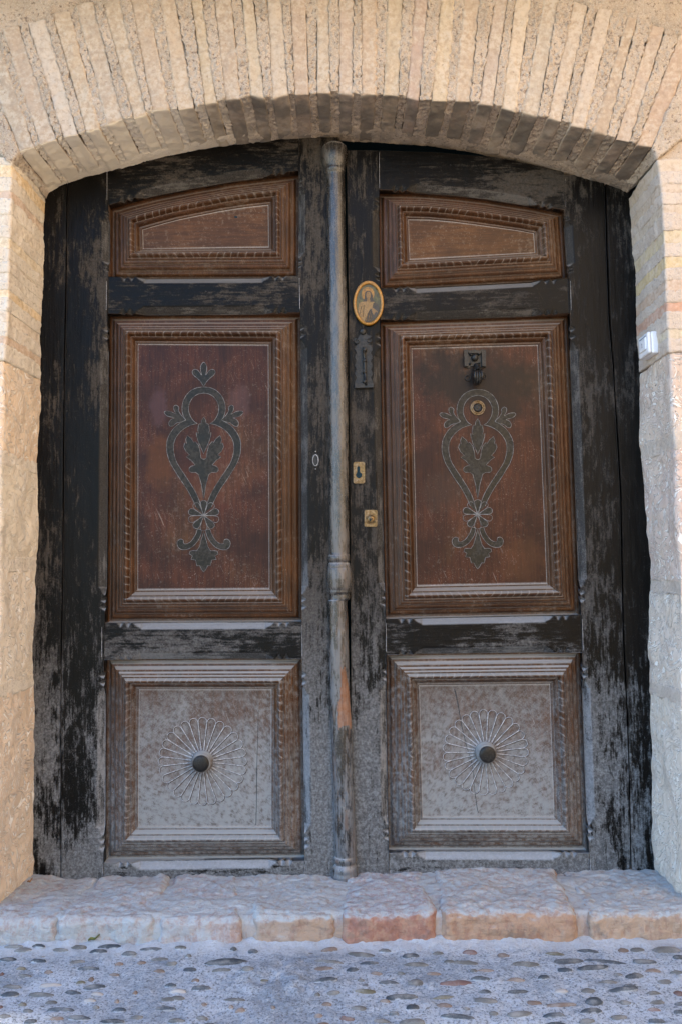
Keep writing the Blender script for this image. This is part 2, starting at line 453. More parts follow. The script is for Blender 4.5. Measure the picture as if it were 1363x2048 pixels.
def mat_ground():
    M = Mat('cement_ground', .9, .2)
    n1 = M.noise(3.5, 4, .6); n2 = M.noise(32, 7, .76, dist=.3); n3 = M.noise(150, 4, .8)
    x, y, z = M.sep(M.pos)
    col = M.mix(M.rng(M.math('ADD', n1, M.math('MULTIPLY', n2, .7)), .62, 1.0), (.265, .31, .37), (.52, .575, .65))
    col = M.mix(M.rng(n3, .36, .52), (.13, .145, .165), col)
    wht = M.rng(M.math('ADD', n3, M.math('MULTIPLY', n2, .6)), .86, 1.0, 0, .55)
    col = M.mix(wht, col, (.56, .55, .53))
    near = M.rng(M.math('ADD', y, M.math('MULTIPLY', n2, .08)), -.37, -.31, 0, .7)
    col = M.mix(near, col, (.50, .53, .57))
    far_dim = M.rng(y, -1.15, -1.35)  # unseen ground farther out, darkened to cut bounce from the front
    col = M.mix(far_dim, col, (.20, .18, .155))
    nb = M.bump(n2, .010, .8); nb = M.bump(n3, .005, .9, nb)
    return M.out(col, None, nb)
def mat_pebble():
    M = Mat('river_pebble', .75, .3)
    n1 = M.noise(30, 4); n2 = M.noise(300, 3, .7)
    d = M.math('MULTIPLY', M.rng(M.math('ADD', n1, M.math('MULTIPLY', n2, .4)), .60, .90), M.rng(M.sep(M.nrm)[2], .3, 1, .2, .5))
    col = M.mix(d, M.ocol, (.36, .355, .34))
    ed = M.rng(M.math('ADD', M.sep(M.nrm)[2], M.math('MULTIPLY', M.math('SUBTRACT', M.noise(55, 4, .7), .5), 1.6)), .40, -.05)
    col = M.mix(ed, col, (.36, .385, .42))
    nb = M.bump(n2, .001, .5)
    return M.out(col, M.rng(M.math('MAXIMUM', d, ed), 0, .5, .6, .9), nb)
def mat_simple(name, col, rough=.5, metal=0, spec=.5, var=.35, dust=.0, bscale=120, bdist=.0008):
    M = Mat(name, rough, spec)
    n = M.noise(bscale, 4, .65); n0 = M.noise(bscale*.18, 3)
    c = M.mix(M.rng(n, .3, .7, 0, 1), tuple(v*(1-var) for v in col), tuple(min(1, v*(1+var*.6)) for v in col))
    if dust: c = M.mix(M.math('MULTIPLY', M.rng(M.math('ADD', n, n0), .9, 1.2), dust), c, DUST)
    return M.out(c, M.rng(n0, .3, .7, rough*.8, min(1, rough*1.25)), M.bump(n, bdist, .5), metal)

MB = mat_black(); MBH = mat_black(True)
MW_MID = mat_wood('red_brown_wood_panel', (.028, .0085, .0042), (.068, .0200, .0080), -.09, stain=True)
MW_TOP = mat_wood('amber_brown_wood_panel', (.062, .026, .0075), (.110, .048, .015), -.04, 'h')
MW_MOLD = mat_wood('brown_wood_moulding', (.040, .0165, .0068), (.078, .032, .012), -.05, 'v', .36, dk=.75, hk=.55)
MW_BOT = mat_wood('dusty_brown_wood_panel', (.050, .024, .013), (.085, .042, .024), .0, dk=.68)
MBR = mat_brick(); MBK = mat_brick('pinkish_jamb_brick', (.50, .42, .35), (.56, .49, .42), .5, .5); MBJ = mat_brick('lit_jamb_brick', (.68, .60, .48), (.78, .72, .62), .5, .3); MMR = mat_mortar('pinkish_jamb_mortar', (.47, .395, .335), (.54, .465, .40), .3, .4); MMJ = mat_mortar('lit_jamb_mortar', (.62, .54, .44), (.70, .63, .53), .4, .5); MMO = mat_mortar(); MST = mat_stone(); MSI = mat_sill(); MGR = mat_ground(); MPB = mat_pebble()  # left jamb brick and mortar are paler copies with the reveal's light painted in
MINL = mat_simple('dark_olive_inlay', (.012, .0092, .0045), .45, 0, .25, .5, .05)
MLINE = mat_simple('dust_filled_groove', (.40, .405, .42), .9, 0, .2, .5)
MLINV = mat_simple('dusty_inlay_edge', (.20, .20, .20), .8, 0, .3, .7, 0, 60)
MCUT = mat_simple('cut_shadow_wood', (.035, .020, .015), .8, 0, .2, .3)
MIRON = mat_simple('black_iron', (.011, .010, .009), .42, .2, .4, .5, .04, 160, .001)
MBRASS = mat_simple('old_brass', (.17, .105, .040), .40, .6, .5, .4, .2)
MGOLD = mat_simple('amber_oval_rim', (.30, .135, .006), .34, .1, .6, .3, .1)
MWHITE = mat_simple('white_plastic', (.78, .78, .80), .35, 0, .5, .03)
MDARK = mat_simple('dark_interior', (.010, .026, .036), .9, 0, .1, .3)
MBARE = mat_wood('bare_splintered_wood', (.16, .075, .040), (.27, .135, .075), -.12, 'v', .7, dk=.5)
MOUT2 = mat_simple('sky_shade_brown', (.34, .27, .20), .95, 0, .1, .12, 0, 8, .004)  # for the added eaves that hold back the sky
MOUT = mat_simple('warm_bounce_render', (.82, .66, .47), .95, 0, .1, .12, 0, 8, .004)  # for the added wall that bounces warm light

# ------------------------------------------------------------------ measured outlines (photo pixels)
DL = [(92,395),(90,450),(87,520),(84,600),(82,700),(82,760),(79,850),(78,950),(76,1050),(74,1150),(71,1250),(72,1300),(68,1360),(75,1400),(75,1550),(73,1700),(68,1770)]
DR = [(1254,383),(1262,430),(1268,520),(1272,620),(1275,700),(1277,790),(1284,880),(1290,990),(1296,1100),(1298,1230),(1302,1400),(1305,1500),(1308,1560),(1317,1620),(1312,1680),(1312,1770)]
DA = [(92,395),(97,385),(110,374),(140,364),(180,352),(240,336),(300,320),(350,307),(400,298),(470,288),(540,280),(620,275),(680,273),(760,275),(850,282),(950,296),(1030,313),(1100,333),(1170,355),(1230,373),(1254,383)]
FL = [(24,326),(22,400),(20,470),(18,560),(15,650),(8,740),(4,850),(2,960),(0,1100),(-3,1300),(-4,1600),(-6,1900)]
FR = [(1312,316),(1318,350),(1323,400),(1325,450),(1328,520),(1333,640),(1337,700),(1342,800),(1350,900),(1355,1000),(1358,1100),(1362,1300),(1366,1500),(1370,1785),(1373,1900)]
FA = [(24,326),(45,312),(70,298),(87,290),(131,273),(170,262),(218,252),(270,237),(316,223),(363,217),(409,210),(453,200),(504,192),(560,193),(587,190),(635,187),(690,187),(765,190),(839,200),(906,205),(980,213),(1030,228),(1064,234),(1116,241),(1157,257),(1203,270),(1244,288),(1295,300),(1312,316)]
WY = -.25
def wl_(pts, y): a = np.array(pts, float); return W(a[:, 0], a[:, 1], y)
wDL, wDR, wDA = wl_(DL, 0), wl_(DR, 0), wl_(DA, 0)
wFL, wFR, wFA = wl_(FL, WY), wl_(FR, WY), wl_(FA, WY)
def x_at(curve, z):
    o = np.argsort(curve[:, 2]); return float(np.interp(z, curve[o, 2], curve[o, 0]))

# ================================================================== SETTING: ground
gx = np.unique(np.r_[np.linspace(-9, -1.35, 24), np.linspace(-1.35, 1.35, 541), np.linspace(1.35, 9, 24)])
gy = np.unique(np.r_[np.linspace(-10, -1.0, 36), np.linspace(-1.0, -.28, 150), np.array([-.2, 0.0])])
GX, GY = np.meshgrid(gx, gy, indexing='ij')
gp = np.stack([GX, GY, np.zeros_like(GX)], -1)
gz = fbm(gp, 3.0, 2, 5)*.004+fbm(gp, 22, 3, 9)*.0022+fbm(gp, 90, 2, 14)*.0012
hump = np.exp(-(((GX+.165)/.12)**2+((GY+.52)/.09)**2))*.012*(1+.8*fbm(gp, 30, 3, 3))
lip = np.clip((GY+.40)/.09, 0, 1)**2*.013*(1+.6*fbm(gp, 25, 3, 21))
GZ = gz+hump+lip
gp[..., 2] = GZ
ground = obj('ground', gp.reshape(-1, 3), grid_faces(len(gx), len(gy)), MGR, org=(0, 0, 0))
tag(ground, kind='structure')
def gz_at(x, y):
    i = np.clip(np.searchsorted(gx, x), 1, len(gx)-1); j = np.clip(np.searchsorted(gy, y), 1, len(gy)-1)
    return GZ[i, j]
PC = {'d': (.042, .053, .066), 'g': (.115, .115, .11), 'b': (.17, .125, .10), 'r': (.15, .09, .08), 'l': (.34, .32, .30), 'o': (.11, .10, .065)}
PEB = {0: "150,125,130,25,g;330,143,80,20,d;640,140,110,35,g;870,150,160,25,d;180,195,120,35,g;470,193,110,25,g;770,203,110,28,d;1010,222,95,35,d;1180,188,150,20,d;65,262,105,32,d;300,275,100,22,d;600,275,110,15,g;930,290,60,30,b;1105,283,60,28,b;1240,255,120,20,g;1335,295,70,30,g;165,332,60,24,o;690,328,145,15,d;380,360,60,25,b;15,378,30,22,r;190,380,100,12,g;890,373,75,16,b;1240,350,80,25,b;90,465,130,30,g;400,457,140,25,l;630,432,60,20,o;740,468,140,42,d;710,410,40,20,b;1330,465,80,16,d;80,528,100,38,d;570,513,110,22,d;320,530,170,35,g;760,525,90,20,l;1055,523,35,22,b;175,608,60,25,o;400,592,80,22,g;700,582,80,20,l;910,590,30,16,b;1320,570,110,30,g;8,628,25,30,r;475,655,175,22,d;750,637,45,25,g;930,655,95,24,d;1290,640,140,25,d;220,665,70,16,g;38,713,90,28,g;240,750,80,28,d;440,732,90,28,b;615,725,140,32,d;880,742,150,25,d;1070,700,80,30,g",
340: "85,188,80,25,g;495,193,45,14,d;645,205,70,34,d;25,293,55,28,g;145,238,45,14,g;445,288,260,58,d;155,342,90,30,d;400,355,130,28,g;605,365,85,42,g;200,432,55,18,b;245,487,125,32,d;65,517,110,25,l;55,565,110,28,g;490,573,170,12,g;265,607,40,30,b;475,630,35,25,b;545,655,70,16,b;800,640,30,25,b;250,707,80,20,g;60,730,110,16,g;310,768,80,12,d;1240,185,120,28,b;1230,278,190,20,g;1190,333,130,32,b;1215,445,145,22,d;1270,530,90,32,g;1145,543,40,18,g;1220,612,70,22,b;1155,700,60,15,b;1350,718,35,25,r;1190,768,100,10,b",
680: "175,215,190,35,g;345,188,90,24,g;550,232,115,34,d;760,215,80,32,g;1008,210,100,35,r;1270,230,80,34,b;220,285,135,22,d;585,302,175,34,g;845,282,75,28,g;975,292,165,28,g;95,342,85,24,d;280,372,85,22,b;470,375,60,16,g;725,370,105,12,b;1135,347,125,12,b;1035,355,50,20,g;370,443,125,22,d;160,430,50,26,g;590,443,115,50,g;895,450,210,42,r;1090,423,130,34,d;190,517,145,40,o;470,563,210,44,d;805,556,160,24,o;1120,514,80,18,d;1130,588,150,42,g;345,588,70,16,b;140,640,100,40,g;805,620,100,35,b;565,643,85,36,d;415,685,60,22,d;55,722,105,28,r;320,738,110,24,g;555,752,180,50,g;920,718,210,30,d;980,650,50,10,g;1190,685,60,24,g",
1013: "140,305,180,45,g;375,220,125,28,o;480,278,200,45,d;630,195,140,26,d;905,187,70,32,b;1010,185,90,32,g;1245,188,190,50,g;765,280,265,26,d;1070,279,150,38,d;1335,248,75,36,d;665,335,210,40,d;450,352,95,28,d;1132,350,100,28,b;865,380,70,30,g;985,395,115,42,d;1330,365,90,18,g;285,413,80,18,d;65,428,120,30,b;780,443,120,26,g;1225,437,90,36,g;955,480,80,14,d;630,510,100,45,g;900,513,185,30,d;1140,528,100,26,g;1340,530,70,40,r;85,513,140,14,d;420,522,90,36,l;210,600,100,32,b;415,617,205,32,b;675,600,115,55,d;920,602,85,42,g;1165,602,105,22,g;1350,615,80,22,d;90,690,160,45,g;655,673,145,28,d;1145,662,85,20,r;365,698,145,20,d;1345,690,80,18,d;870,717,110,34,g;620,745,110,35,g;375,760,130,24,d;1165,752,100,30,d"}
def sphere_mesh(nu=14, nv=9):
    th = np.linspace(0, math.pi, nv); ph = np.arange(nu)/nu*2*math.pi
    V = np.stack([np.outer(np.sin(th), np.cos(ph)), np.outer(np.sin(th), np.sin(ph)), np.outer(np.cos(th), np.ones(nu))], -1).reshape(-1, 3)
    F = []
    for i in range(nv-1):
        for k in range(nu):
            l = (k+1) % nu; F.append((i*nu+k, (i+1)*nu+k, (i+1)*nu+l, i*nu+l))
    return V, np.array(F)
SV, SF = sphere_mesh()
peb_src = []
for k in range(14):
    n = fbm(SV+np.array([k*3.1, 0, 0]), 1.3, 2, k)*.16
    V = SV*(1+n[:, None])
    pw = .85 if k % 2 else 1.0
    V = np.sign(V)*np.abs(V)**pw
    peb_src.append(raw_mesh('pebble', V, SF, MPB))
npeb = 0
def pebble(x, y, a, b, c, rz, colr, k, sink=.25):
    global npeb
    o = bpy.data.objects.new('pebble', peb_src[k % 14]); COL.objects.link(o)
    o.location = (x, y, gz_at(x, y)-c*sink); o.scale = (a, b, c); o.rotation_euler = (random.uniform(-.1, .1), random.uniform(-.06, .06), rz)
    j = random.uniform(.8, 1.2); o.color = (colr[0]*j, colr[1]*j, colr[2]*j, 1)
    o.parent = ground; npeb += 1
placed = []
for x0, s in PEB.items():
    for e in s.split(';'):
        q = e.split(','); cx_, cy_, w_, h_ = map(float, q[:4])
        px, py = x0+cx_/3.894, 1850+cy_/3.894
        p = WG(px, py, .004); D = np.linalg.norm(p-np.array([0, -CAM_D, CAM_Z]))
        k = D/FPX/3.894
        if p[1] > -.338: p[1] = -.34
        a = w_*k/2*1.04; b = max(.007, min(h_*k/2*1.45, a*.75)); c = max(.007, b*.62)
        pebble(p[0], p[1], a, b, c, random.uniform(-.15, .15), PC[q[4]], random.randrange(14), .0 if q[4] == 'd' else .22)
        placed.append((p[0], p[1], a))
# the same paving going on just beyond the frame's edges
tries = 0
while npeb < 290 and tries < 4000:
    tries += 1
    x = random.uniform(-1.25, 1.25); y = random.uniform(-1.05, -.38)
    a = random.uniform(.010, .026)
    inframe = y > -.76 and abs(x) < .87
    if inframe and random.random() < .6: continue
    if inframe: a *= .45
    if all((x-q[0])**2*.6+(y-q[1])**2*2.2 > (a+q[2]+.004)**2 for q in placed):
        b = a*random.uniform(.4, .6)
        pebble(x, y, a, b, b*.55, random.uniform(-.35, .35), PC[random.choice('dddgggboog')], random.randrange(14), .2)
        placed.append((x, y, a))

# ================================================================== SETTING: threshold of dressed stones
ZS_F, ZS_B, YF = .0765, .062, -.325
thr = empty('threshold', (0, -.15, 0)); tag(thr, kind='structure')
def hexa(x0f, x1f, x0b, x1b, yf, yb, z0, zf, zb):
    # c[u][v][w]: u = x, v = y(front->back), w = z
    return [[[(x0f, yf, z0), (x0f, yf, zf)], [(x0b, yb, z0), (x0b, yb, zb)]], [[(x1f, yf, z0), (x1f, yf, zf)], [(x1b, yb, z0), (x1b, yb, zb)]]]
stones = [(-60,114,-10,200,(.38,.27,.22)),(117,312,205,335,(.40,.27,.21)),(318,482,350,468,(.40,.24,.19)),(508,668,500,655,(.38,.30,.23)),
          (686,868,690,842,(.34,.125,.09)),(888,1150,868,1110,(.42,.26,.165)),(1184,1440,1130,1400,(.48,.37,.27))]
for i, (a, b, c_, d_, colr) in enumerate(stones):
    xf0, xf1 = WG(a, 1830, ZS_F)[0], WG(b, 1830, ZS_F)[0]
    xb0, xb1 = W(c_, 1752, 0)[0], W(d_, 1752, 0)[0]
    dz = [.0, .002, -.002, .001, .004, .005, .0][i]
    V, F = block(hexa(xf0-.003, xf1+.003, xb0-.003, xb1+.003, YF-(.004 if i > 3 else 0), .035, -.02, ZS_F+dz-.004, ZS_B+dz+.003), .0045, .020,
                 ((8, .0095, 3), (60, .0034, 4)), seed=30+i)
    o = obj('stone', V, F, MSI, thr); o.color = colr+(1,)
xs = np.linspace(-1.35, 1.35, 450); prof = [(-.312, -.02), (-.318, .02), (-.316, .040), (-.310, .056), (-.302, .066)]+[(y, .0705-.012*(y+.29)/.33) for y in np.linspace(-.292, .05, 70)]
pr = np.array(prof)
MX = np.repeat(xs[:, None], len(pr), 1); MV = np.stack([MX, np.repeat(pr[None, :, 0], len(xs), 0), np.repeat(pr[None, :, 1], len(xs), 0)], -1).reshape(-1, 3)
n_ = fbm(MV, 14, 3, 40)*.006+fbm(MV, 90, 2, 44)*.0022
front = np.clip((-.29-MV[:, 1])/.01, 0, 1)
MV[:, 2] += n_*(1-front); MV[:, 1] -= n_*front
MSM = mat_sill(); MSM.name = 'dusty_sill_mortar'
o = obj('mortar_bed', MV, grid_faces(len(xs), len(pr)), MSM, thr); o.color = (.42, .40, .38, 1)

# ================================================================== WALL with its brick arch
wall = empty('stone_wall', (0, -.12, 0))
tag(wall, 'pale stone and brick wall with a brick arch round the double door', 'wall', kind='thing')
# mortar body: ring of the opening stretched out to a big rectangle
open_pts = np.concatenate([wFL[::-1], wFA[1:-1], wFR])
open_pts = resample(open_pts[:, [0, 2]], 700)
open_pts = open_pts[open_pts[:, 1] > -.04]
cen = np.array([0, 1.0])
outer = []
for p in open_pts:
    d = p-cen; k = 1e9
    if abs(d[0]) > 1e-6: k = min(k, 4.2/abs(d[0]))
    if d[1] > 0: k = min(k, 2.9/d[1])
    if d[1] < 0: k = min(k, 1.05/-d[1])
    outer.append(cen+d*k)
outer = np.array(outer)
dn_ = (open_pts-cen)/np.linalg.norm(open_pts-cen, axis=1, keepdims=True)
ts = np.r_[np.linspace(0, .25, 70)**1.0, np.linspace(.27, 1, 18)]
g = open_pts[:, None, :]+dn_[:, None, :]*.012+(outer-open_pts)[:, None, :]*ts[None, :, None]
V = np.stack([g[..., 0], np.full(g.shape[:2], WY+.012), g[..., 1]], -1)
V[..., 1] += fbm(V, 9, 3, 70)*.004+fbm(V, 60, 2, 75)*.003
o = obj('mortar_body', V.reshape(-1, 3), grid_faces(len(open_pts), len(ts)), MMO, wall)

BR = [(38,303,70,295,-48,0,0,128-70),(80,290,113,280,5,59,38,51),(128,275,155,270,56,44,90,36),(172,264,200,257,104,28,139,20),(216,250,245,239,154,17,188,10),
 (268,239,293,226,205,3,239,-3),(305,223,339,218,262,0,295,0),(357,221,388,216,323,0,350,0),(409,210,435,205,382,0,405,0),(452,200,480,198,430,0,461,0),
 (502,190,530,198,484,0,507,0),(545,198,576,190,535,0,563,0),(590,190,617,190,581,0,610,0),(634,187,661,187,633,0,658,0),(679,187,703,190,679,0,706,0),
 (722,190,751,190,722,0,753,0),(767,190,796,193,776,0,804,0),(813,195,837,203,828,0,855,0),(862,203,893,203,880,0,907,0),(910,203,938,205,928,0,957,0),
 (956,208,985,213,988,0,1014,0),(1003,216,1028,226,1031,0,1059,0),(1044,226,1075,234,1087,0,1116,0),(1095,236,1121,244,1146,5,1175,13),(1141,252,1167,257,1193,23,1223,18),
 (1185,262,1213,272,1249,49,1272,46),(1231,280,1257,285,1303,51,1326,62),(1272,290,1303,295,1354,77,1388,88)]
bcol = [(.42,.36,.29),(.50,.39,.30),(.60,.53,.46),(.55,.43,.30),(.50,.41,.32),(.53,.42,.30),(.52,.41,.31),(.56,.44,.32),(.58,.46,.30),(.46,.38,.31),(.57,.47,.34),(.56,.48,.39),
 (.50,.38,.30),(.54,.43,.32),(.52,.41,.34),(.54,.40,.29),(.55,.44,.30),(.50,.37,.32),(.60,.49,.33),(.54,.42,.31),(.50,.41,.35),(.62,.53,.41),(.48,.43,.36),(.55,.47,.39),(.56,.48,.40),(.48,.37,.27),(.52,.41,.33),(.52,.37,.28)]
def ext(bx, by, tx, ty, L=240.):
    d = np.array([tx-bx, ty-by], float); n = np.linalg.norm(d)
    return (bx+d[0]/n*L, by+d[1]/n*L)
def back_pt(px, py):
    k = 1/1.1064; x = 681.5+(px-681.5)*k
    a = np.array(DA, float); y = np.interp(x, a[:, 0], a[:, 1])
    return W(x, y, 0)
edges = []
for i, (blx, bly, brx, bry, tlx, tly, trx, try_) in enumerate(BR):
    if i: wd = 1.6+.9*math.sin(i*3.7); blx -= wd; brx += wd; tlx -= wd; trx += wd
    if i == 0: tl, tr = (-28, 128), (2, 95)
    else: tl = ext(blx, bly, tlx, tly, 244+3*math.sin(i*2.1)); tr = ext(brx, bry, trx, try_, 244+3*math.sin(i*2.1+.5))
    edges.append(((blx, bly), (brx, bry), tl, tr))
def vouss(bl, br, tl, tr, dy=0., drop=0.):
    f = lambda p: W(p[0], p[1], WY)
    BL, BR_, TL, TR = f(bl), f(br), f(tl), f(tr)
    bBL, bBR = back_pt(*bl), back_pt(*br)
    for q in (BL, BR_, TL, TR): q[1] += dy
    up = lambda q: q+np.array([0, 0, drop])
    bTL, bTR = TL.copy(), TR.copy()
    for q in (bBL, bBR, bTL, bTR): q[1] = .03
    # u: left->right, v: front->back, w: bottom->top
    return [[[up(BL), TL], [up(bBL), bTL]], [[up(BR_), TR], [up(bBR), bTR]]]
for i, e in enumerate(edges):
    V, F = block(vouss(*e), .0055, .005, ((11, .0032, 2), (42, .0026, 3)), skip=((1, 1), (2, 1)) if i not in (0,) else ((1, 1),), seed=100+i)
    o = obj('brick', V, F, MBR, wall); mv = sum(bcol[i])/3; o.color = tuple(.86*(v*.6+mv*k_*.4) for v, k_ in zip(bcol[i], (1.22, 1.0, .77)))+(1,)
for i in range(len(edges)-1):
    a, b = edges[i], edges[i+1]
    jx = 1.6
    V, F = block(vouss((a[1][0]-jx, a[1][1]-1), (b[0][0]+jx, b[0][1]-1), (a[3][0]-jx, a[3][1]), (b[2][0]+jx, b[2][1]), dy=(-.0035 if i % 3 else .001), drop=.002), .0036, .003,
                 ((11, .0032, 2), (120, .0048, 2)), skip=((1, 1), (2, 1), (0, 0), (0, 1)), seed=160+i)
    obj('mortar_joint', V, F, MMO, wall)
# skewbacks
for pts, sd in ((((20,329),(38,303),(-60,222),(-28,128)), 1), (((1303,295),(1314,317),(1388,88),(1470,190)), 2)):
    V, F = block(vouss(*pts, dy=-.001), .005, .006, ((12, .004, 2), (80, .003, 3)), skip=((1, 1), (2, 1)), seed=200+sd)
    obj('mortar_joint', V, F, MMO, wall)
# mortar fillet closing the soffit against the door
a = resample(np.array(DA, float), 260)
rows = []
for y, off in ((-.055, -4), (-.045, .0), (-.035, 2.5), (-.02, 3.5), (-.005, 3.0), (.012, 2.0), (.03, 2.0)):
    p = W(a[:, 0], a[:, 1], 0); s = np.sign(a[:, 0]-681)
    p[:, 2] += .0015-off*.0008; p[:, 1] = y
    rows.append(p)
V = np.stack(rows, 1); nn = fbm(V, 25, 3, 230)*.003+fbm(V, 110, 2, 233)*.0018
V[..., 2] += nn; V[..., 1] += nn*.5
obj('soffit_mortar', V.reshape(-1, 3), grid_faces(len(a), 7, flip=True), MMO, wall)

# jambs: rows of brick above, dressed stone below, each piece as deep as the reveal
def jamb_block(side, py0, py1, mat, colr, name='brick', outw=.30, dy=0, res=.007, r=.008, amp=((9, .004, 3), (40, .0015, 3)), seed=0, dx=0., bz=0.):
    FC, DC, pts = (wFL, wDL, FL) if side < 0 else (wFR, wDR, FR)
    arr = np.array(pts, float)
    def zf(py): return W(np.interp(py, arr[:, 1], arr[:, 0]), py, WY)[2]
    z0, z1 = zf(py1), zf(py0)
    def cx_(C, z): return x_at(C, z)+dx*side
    o_ = outw*side
    f0, f1, b0, b1 = cx_(FC, z0), cx_(FC, z1), cx_(DC, z0), cx_(DC, z1)
    yb = .035
    A = [[(f0, WY+dy, z0), (f1, WY+dy, z1)], [(b0, yb, z0+bz), (b1, yb, z1+bz)]]
    B = [[(f0+o_, WY+dy, z0), (f1+o_, WY+dy, z1)], [(b0+o_, yb, z0+bz), (b1+o_, yb, z1+bz)]]
    c = [A, B] if side > 0 else [B, A]
    sk = ((0, 1), (1, 1)) if side > 0 else ((0, 0), (1, 1))
    V, F = block(c, res, r, amp, skip=sk, seed=seed)
    o = obj(name, V, F, mat, wall)
    if colr: o.color = colr+(1,)
    return o
Lrows = [(327,358,(.62,.46,.27)),(379,401,(.52,.40,.31)),(426,457,(.58,.50,.40)),(473,498,(.58,.48,.34)),(516,526,(.5,.42,.33)),(542,565,(.56,.50,.42)),(576,598,(.62,.47,.29)),(619,646,(.56,.47,.37)),(668,691,(.50,.37,.27))]
Rrows = [(319,348,(.56,.46,.35)),(364,390,(.54,.44,.34)),(406,430,(.54,.45,.35)),(458,489,(.60,.50,.33)),(510,540,(.60,.47,.26)),(557,585,(.52,.38,.28)),(601,627,(.52,.31,.22)),(655,680,(.60,.52,.38))]
for side, rows_, end in ((-1, Lrows, 716), (1, Rrows, 700)):
    prev = 318
    for i, (a0, a1, c_) in enumerate(rows_):
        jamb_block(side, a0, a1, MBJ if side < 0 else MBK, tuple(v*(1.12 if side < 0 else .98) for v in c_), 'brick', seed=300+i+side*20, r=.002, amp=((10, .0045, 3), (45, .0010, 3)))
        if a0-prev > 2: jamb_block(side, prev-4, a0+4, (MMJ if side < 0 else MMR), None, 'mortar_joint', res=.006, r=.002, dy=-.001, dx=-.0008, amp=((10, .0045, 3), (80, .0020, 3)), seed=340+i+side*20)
        prev = a1
    jamb_block(side, prev-4, end+4, (MMJ if side < 0 else MMR), None, 'mortar_joint', res=.006, r=.002, dy=-.001, dx=-.0008, amp=((10, .0045, 3), (80, .0020, 3)), seed=380+side)
Lst = [(718,912,(.74,.56,.39)),(918,1122,(.70,.62,.49)),(1134,1378,(.73,.64,.52)),(1388,1845,(.71,.55,.41))]  # left stones set brighter: light on that reveal is put into their colour
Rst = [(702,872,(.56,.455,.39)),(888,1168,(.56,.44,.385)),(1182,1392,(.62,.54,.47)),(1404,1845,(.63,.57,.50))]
for side, rows_ in ((-1, Lst), (1, Rst)):
    for i, (a0, a1, c_) in enumerate(rows_):
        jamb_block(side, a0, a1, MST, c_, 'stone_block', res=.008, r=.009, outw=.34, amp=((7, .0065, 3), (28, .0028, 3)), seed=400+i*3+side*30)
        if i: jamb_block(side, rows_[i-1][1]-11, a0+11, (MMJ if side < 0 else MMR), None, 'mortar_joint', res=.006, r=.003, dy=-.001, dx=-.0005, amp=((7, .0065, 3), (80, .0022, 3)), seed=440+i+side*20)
# plaster over the arch, in the two upper corners
for pts, sd in (([(-140,60),(0,57),(60,40),(110,24),(190,4),(260,-8),(330,-22)], 1), ([(1120,-14),(1150,0),(1185,22),(1230,22),(1262,44),(1300,44),(1345,66),(1400,92),(1480,150)], 2)):
    lo = resample(np.array(pts, float), 110); hi = lo.copy(); hi[:, 1] = -330
    rows = [lo+(hi-lo)*t for t in np.linspace(0, 1, 70)]
    g = np.stack(rows, 1); V = W(g[..., 0], g[..., 1], WY+(.004 if sd == 1 else -.006))
    ed = np.clip(1-np.arange(70)/2.5, 0, 1)[None, :]
    V[..., 1] += ed*.012+fbm(V, 8, 3, 500+sd)*.006+fbm(V, 60, 3, 510+sd)*.003
    obj('plaster_patch', V.reshape(-1, 3), grid_faces(110, 70, flip=(False)), MMO, wall)

# dark room behind the doors
V, F = box(-1.6, 1.6, .11, 1.4, -.05, 3.1)
o = obj('dark_hall', V, [f for k, f in enumerate(F) if k != 2], MDARK); tag(o, kind='structure')
# lintel board closing the wall thickness round the opening
# ================================================================== DOOR LEAVES
def chamfer_w(s, L):
    """width (px) of the stopped chamfer along an edge of length L (px)"""
    s = np.minimum(s, L-s); w = np.zeros_like(s)
    k = min(1.0, L/330.)
    for c in (31, 46): w = np.maximum(w, np.clip(1-np.abs(s-c*k)/(7.0*k+1e-6), 0, 1)*11)
    t = np.clip((s-56*k)/(14*k), 0, 1); w = np.maximum(w, np.where(s > 56*k, 11*np.sqrt(t), 0))
    w = np.where(s > 71*k, 14, w)
    return w
def side_dist(px, py, pts):
    best = np.full(px.shape, 1e9); bs = np.zeros(px.shape); acc = 0
    p = np.asarray(pts, float)
    for i in range(len(p)-1):
        a, b = p[i], p[i+1]; d = b-a; L = np.hypot(*d)
        t = np.clip(((px-a[0])*d[0]+(py-a[1])*d[1])/L**2, 0, 1)
        e = np.hypot(px-a[0]-t*d[0], py-a[1]-t*d[1])
        mk = e < best; best = np.where(mk, e, best); bs = np.where(mk, acc+t*L, bs); acc += L
    return best, bs, acc
OPEN = {  # left, top, right, bottom polylines of each sunk panel opening
 'LT': dict(L=[(217,553),(217,410)], T=[(217,410),(250,400),(306,386),(388,370),(471,356),(537,348),(597,341)], R=[(597,341),(596,551)], B=[(596,551),(217,553)]),
 'LM': dict(L=[(210,1246),(215,627)], T=[(215,627),(600,624)], R=[(600,624),(603,1244)], B=[(603,1244),(210,1246)]),
 'LB': dict(L=[(207,1727),(208,1320)], T=[(208,1320),(603,1318)], R=[(603,1318),(609,1722)], B=[(609,1722),(207,1727)]),
 'RT': dict(L=[(760,575),(758,379)], T=[(758,379),(839,380),(905,385),(971,392),(1021,400),(1070,408),(1128,419)], R=[(1128,419),(1137,555)], B=[(1137,555),(760,575)]),
 'RM': dict(L=[(771,1238),(760,639)], T=[(760,639),(1139,626)], R=[(1139,626),(1162,1230)], B=[(1162,1230),(771,1238)]),
 'RB': dict(L=[(777,1707),(772,1310)], T=[(772,1310),(1164,1305)], R=[(1164,1305),(1178,1707)], B=[(1178,1707),(777,1707)])}
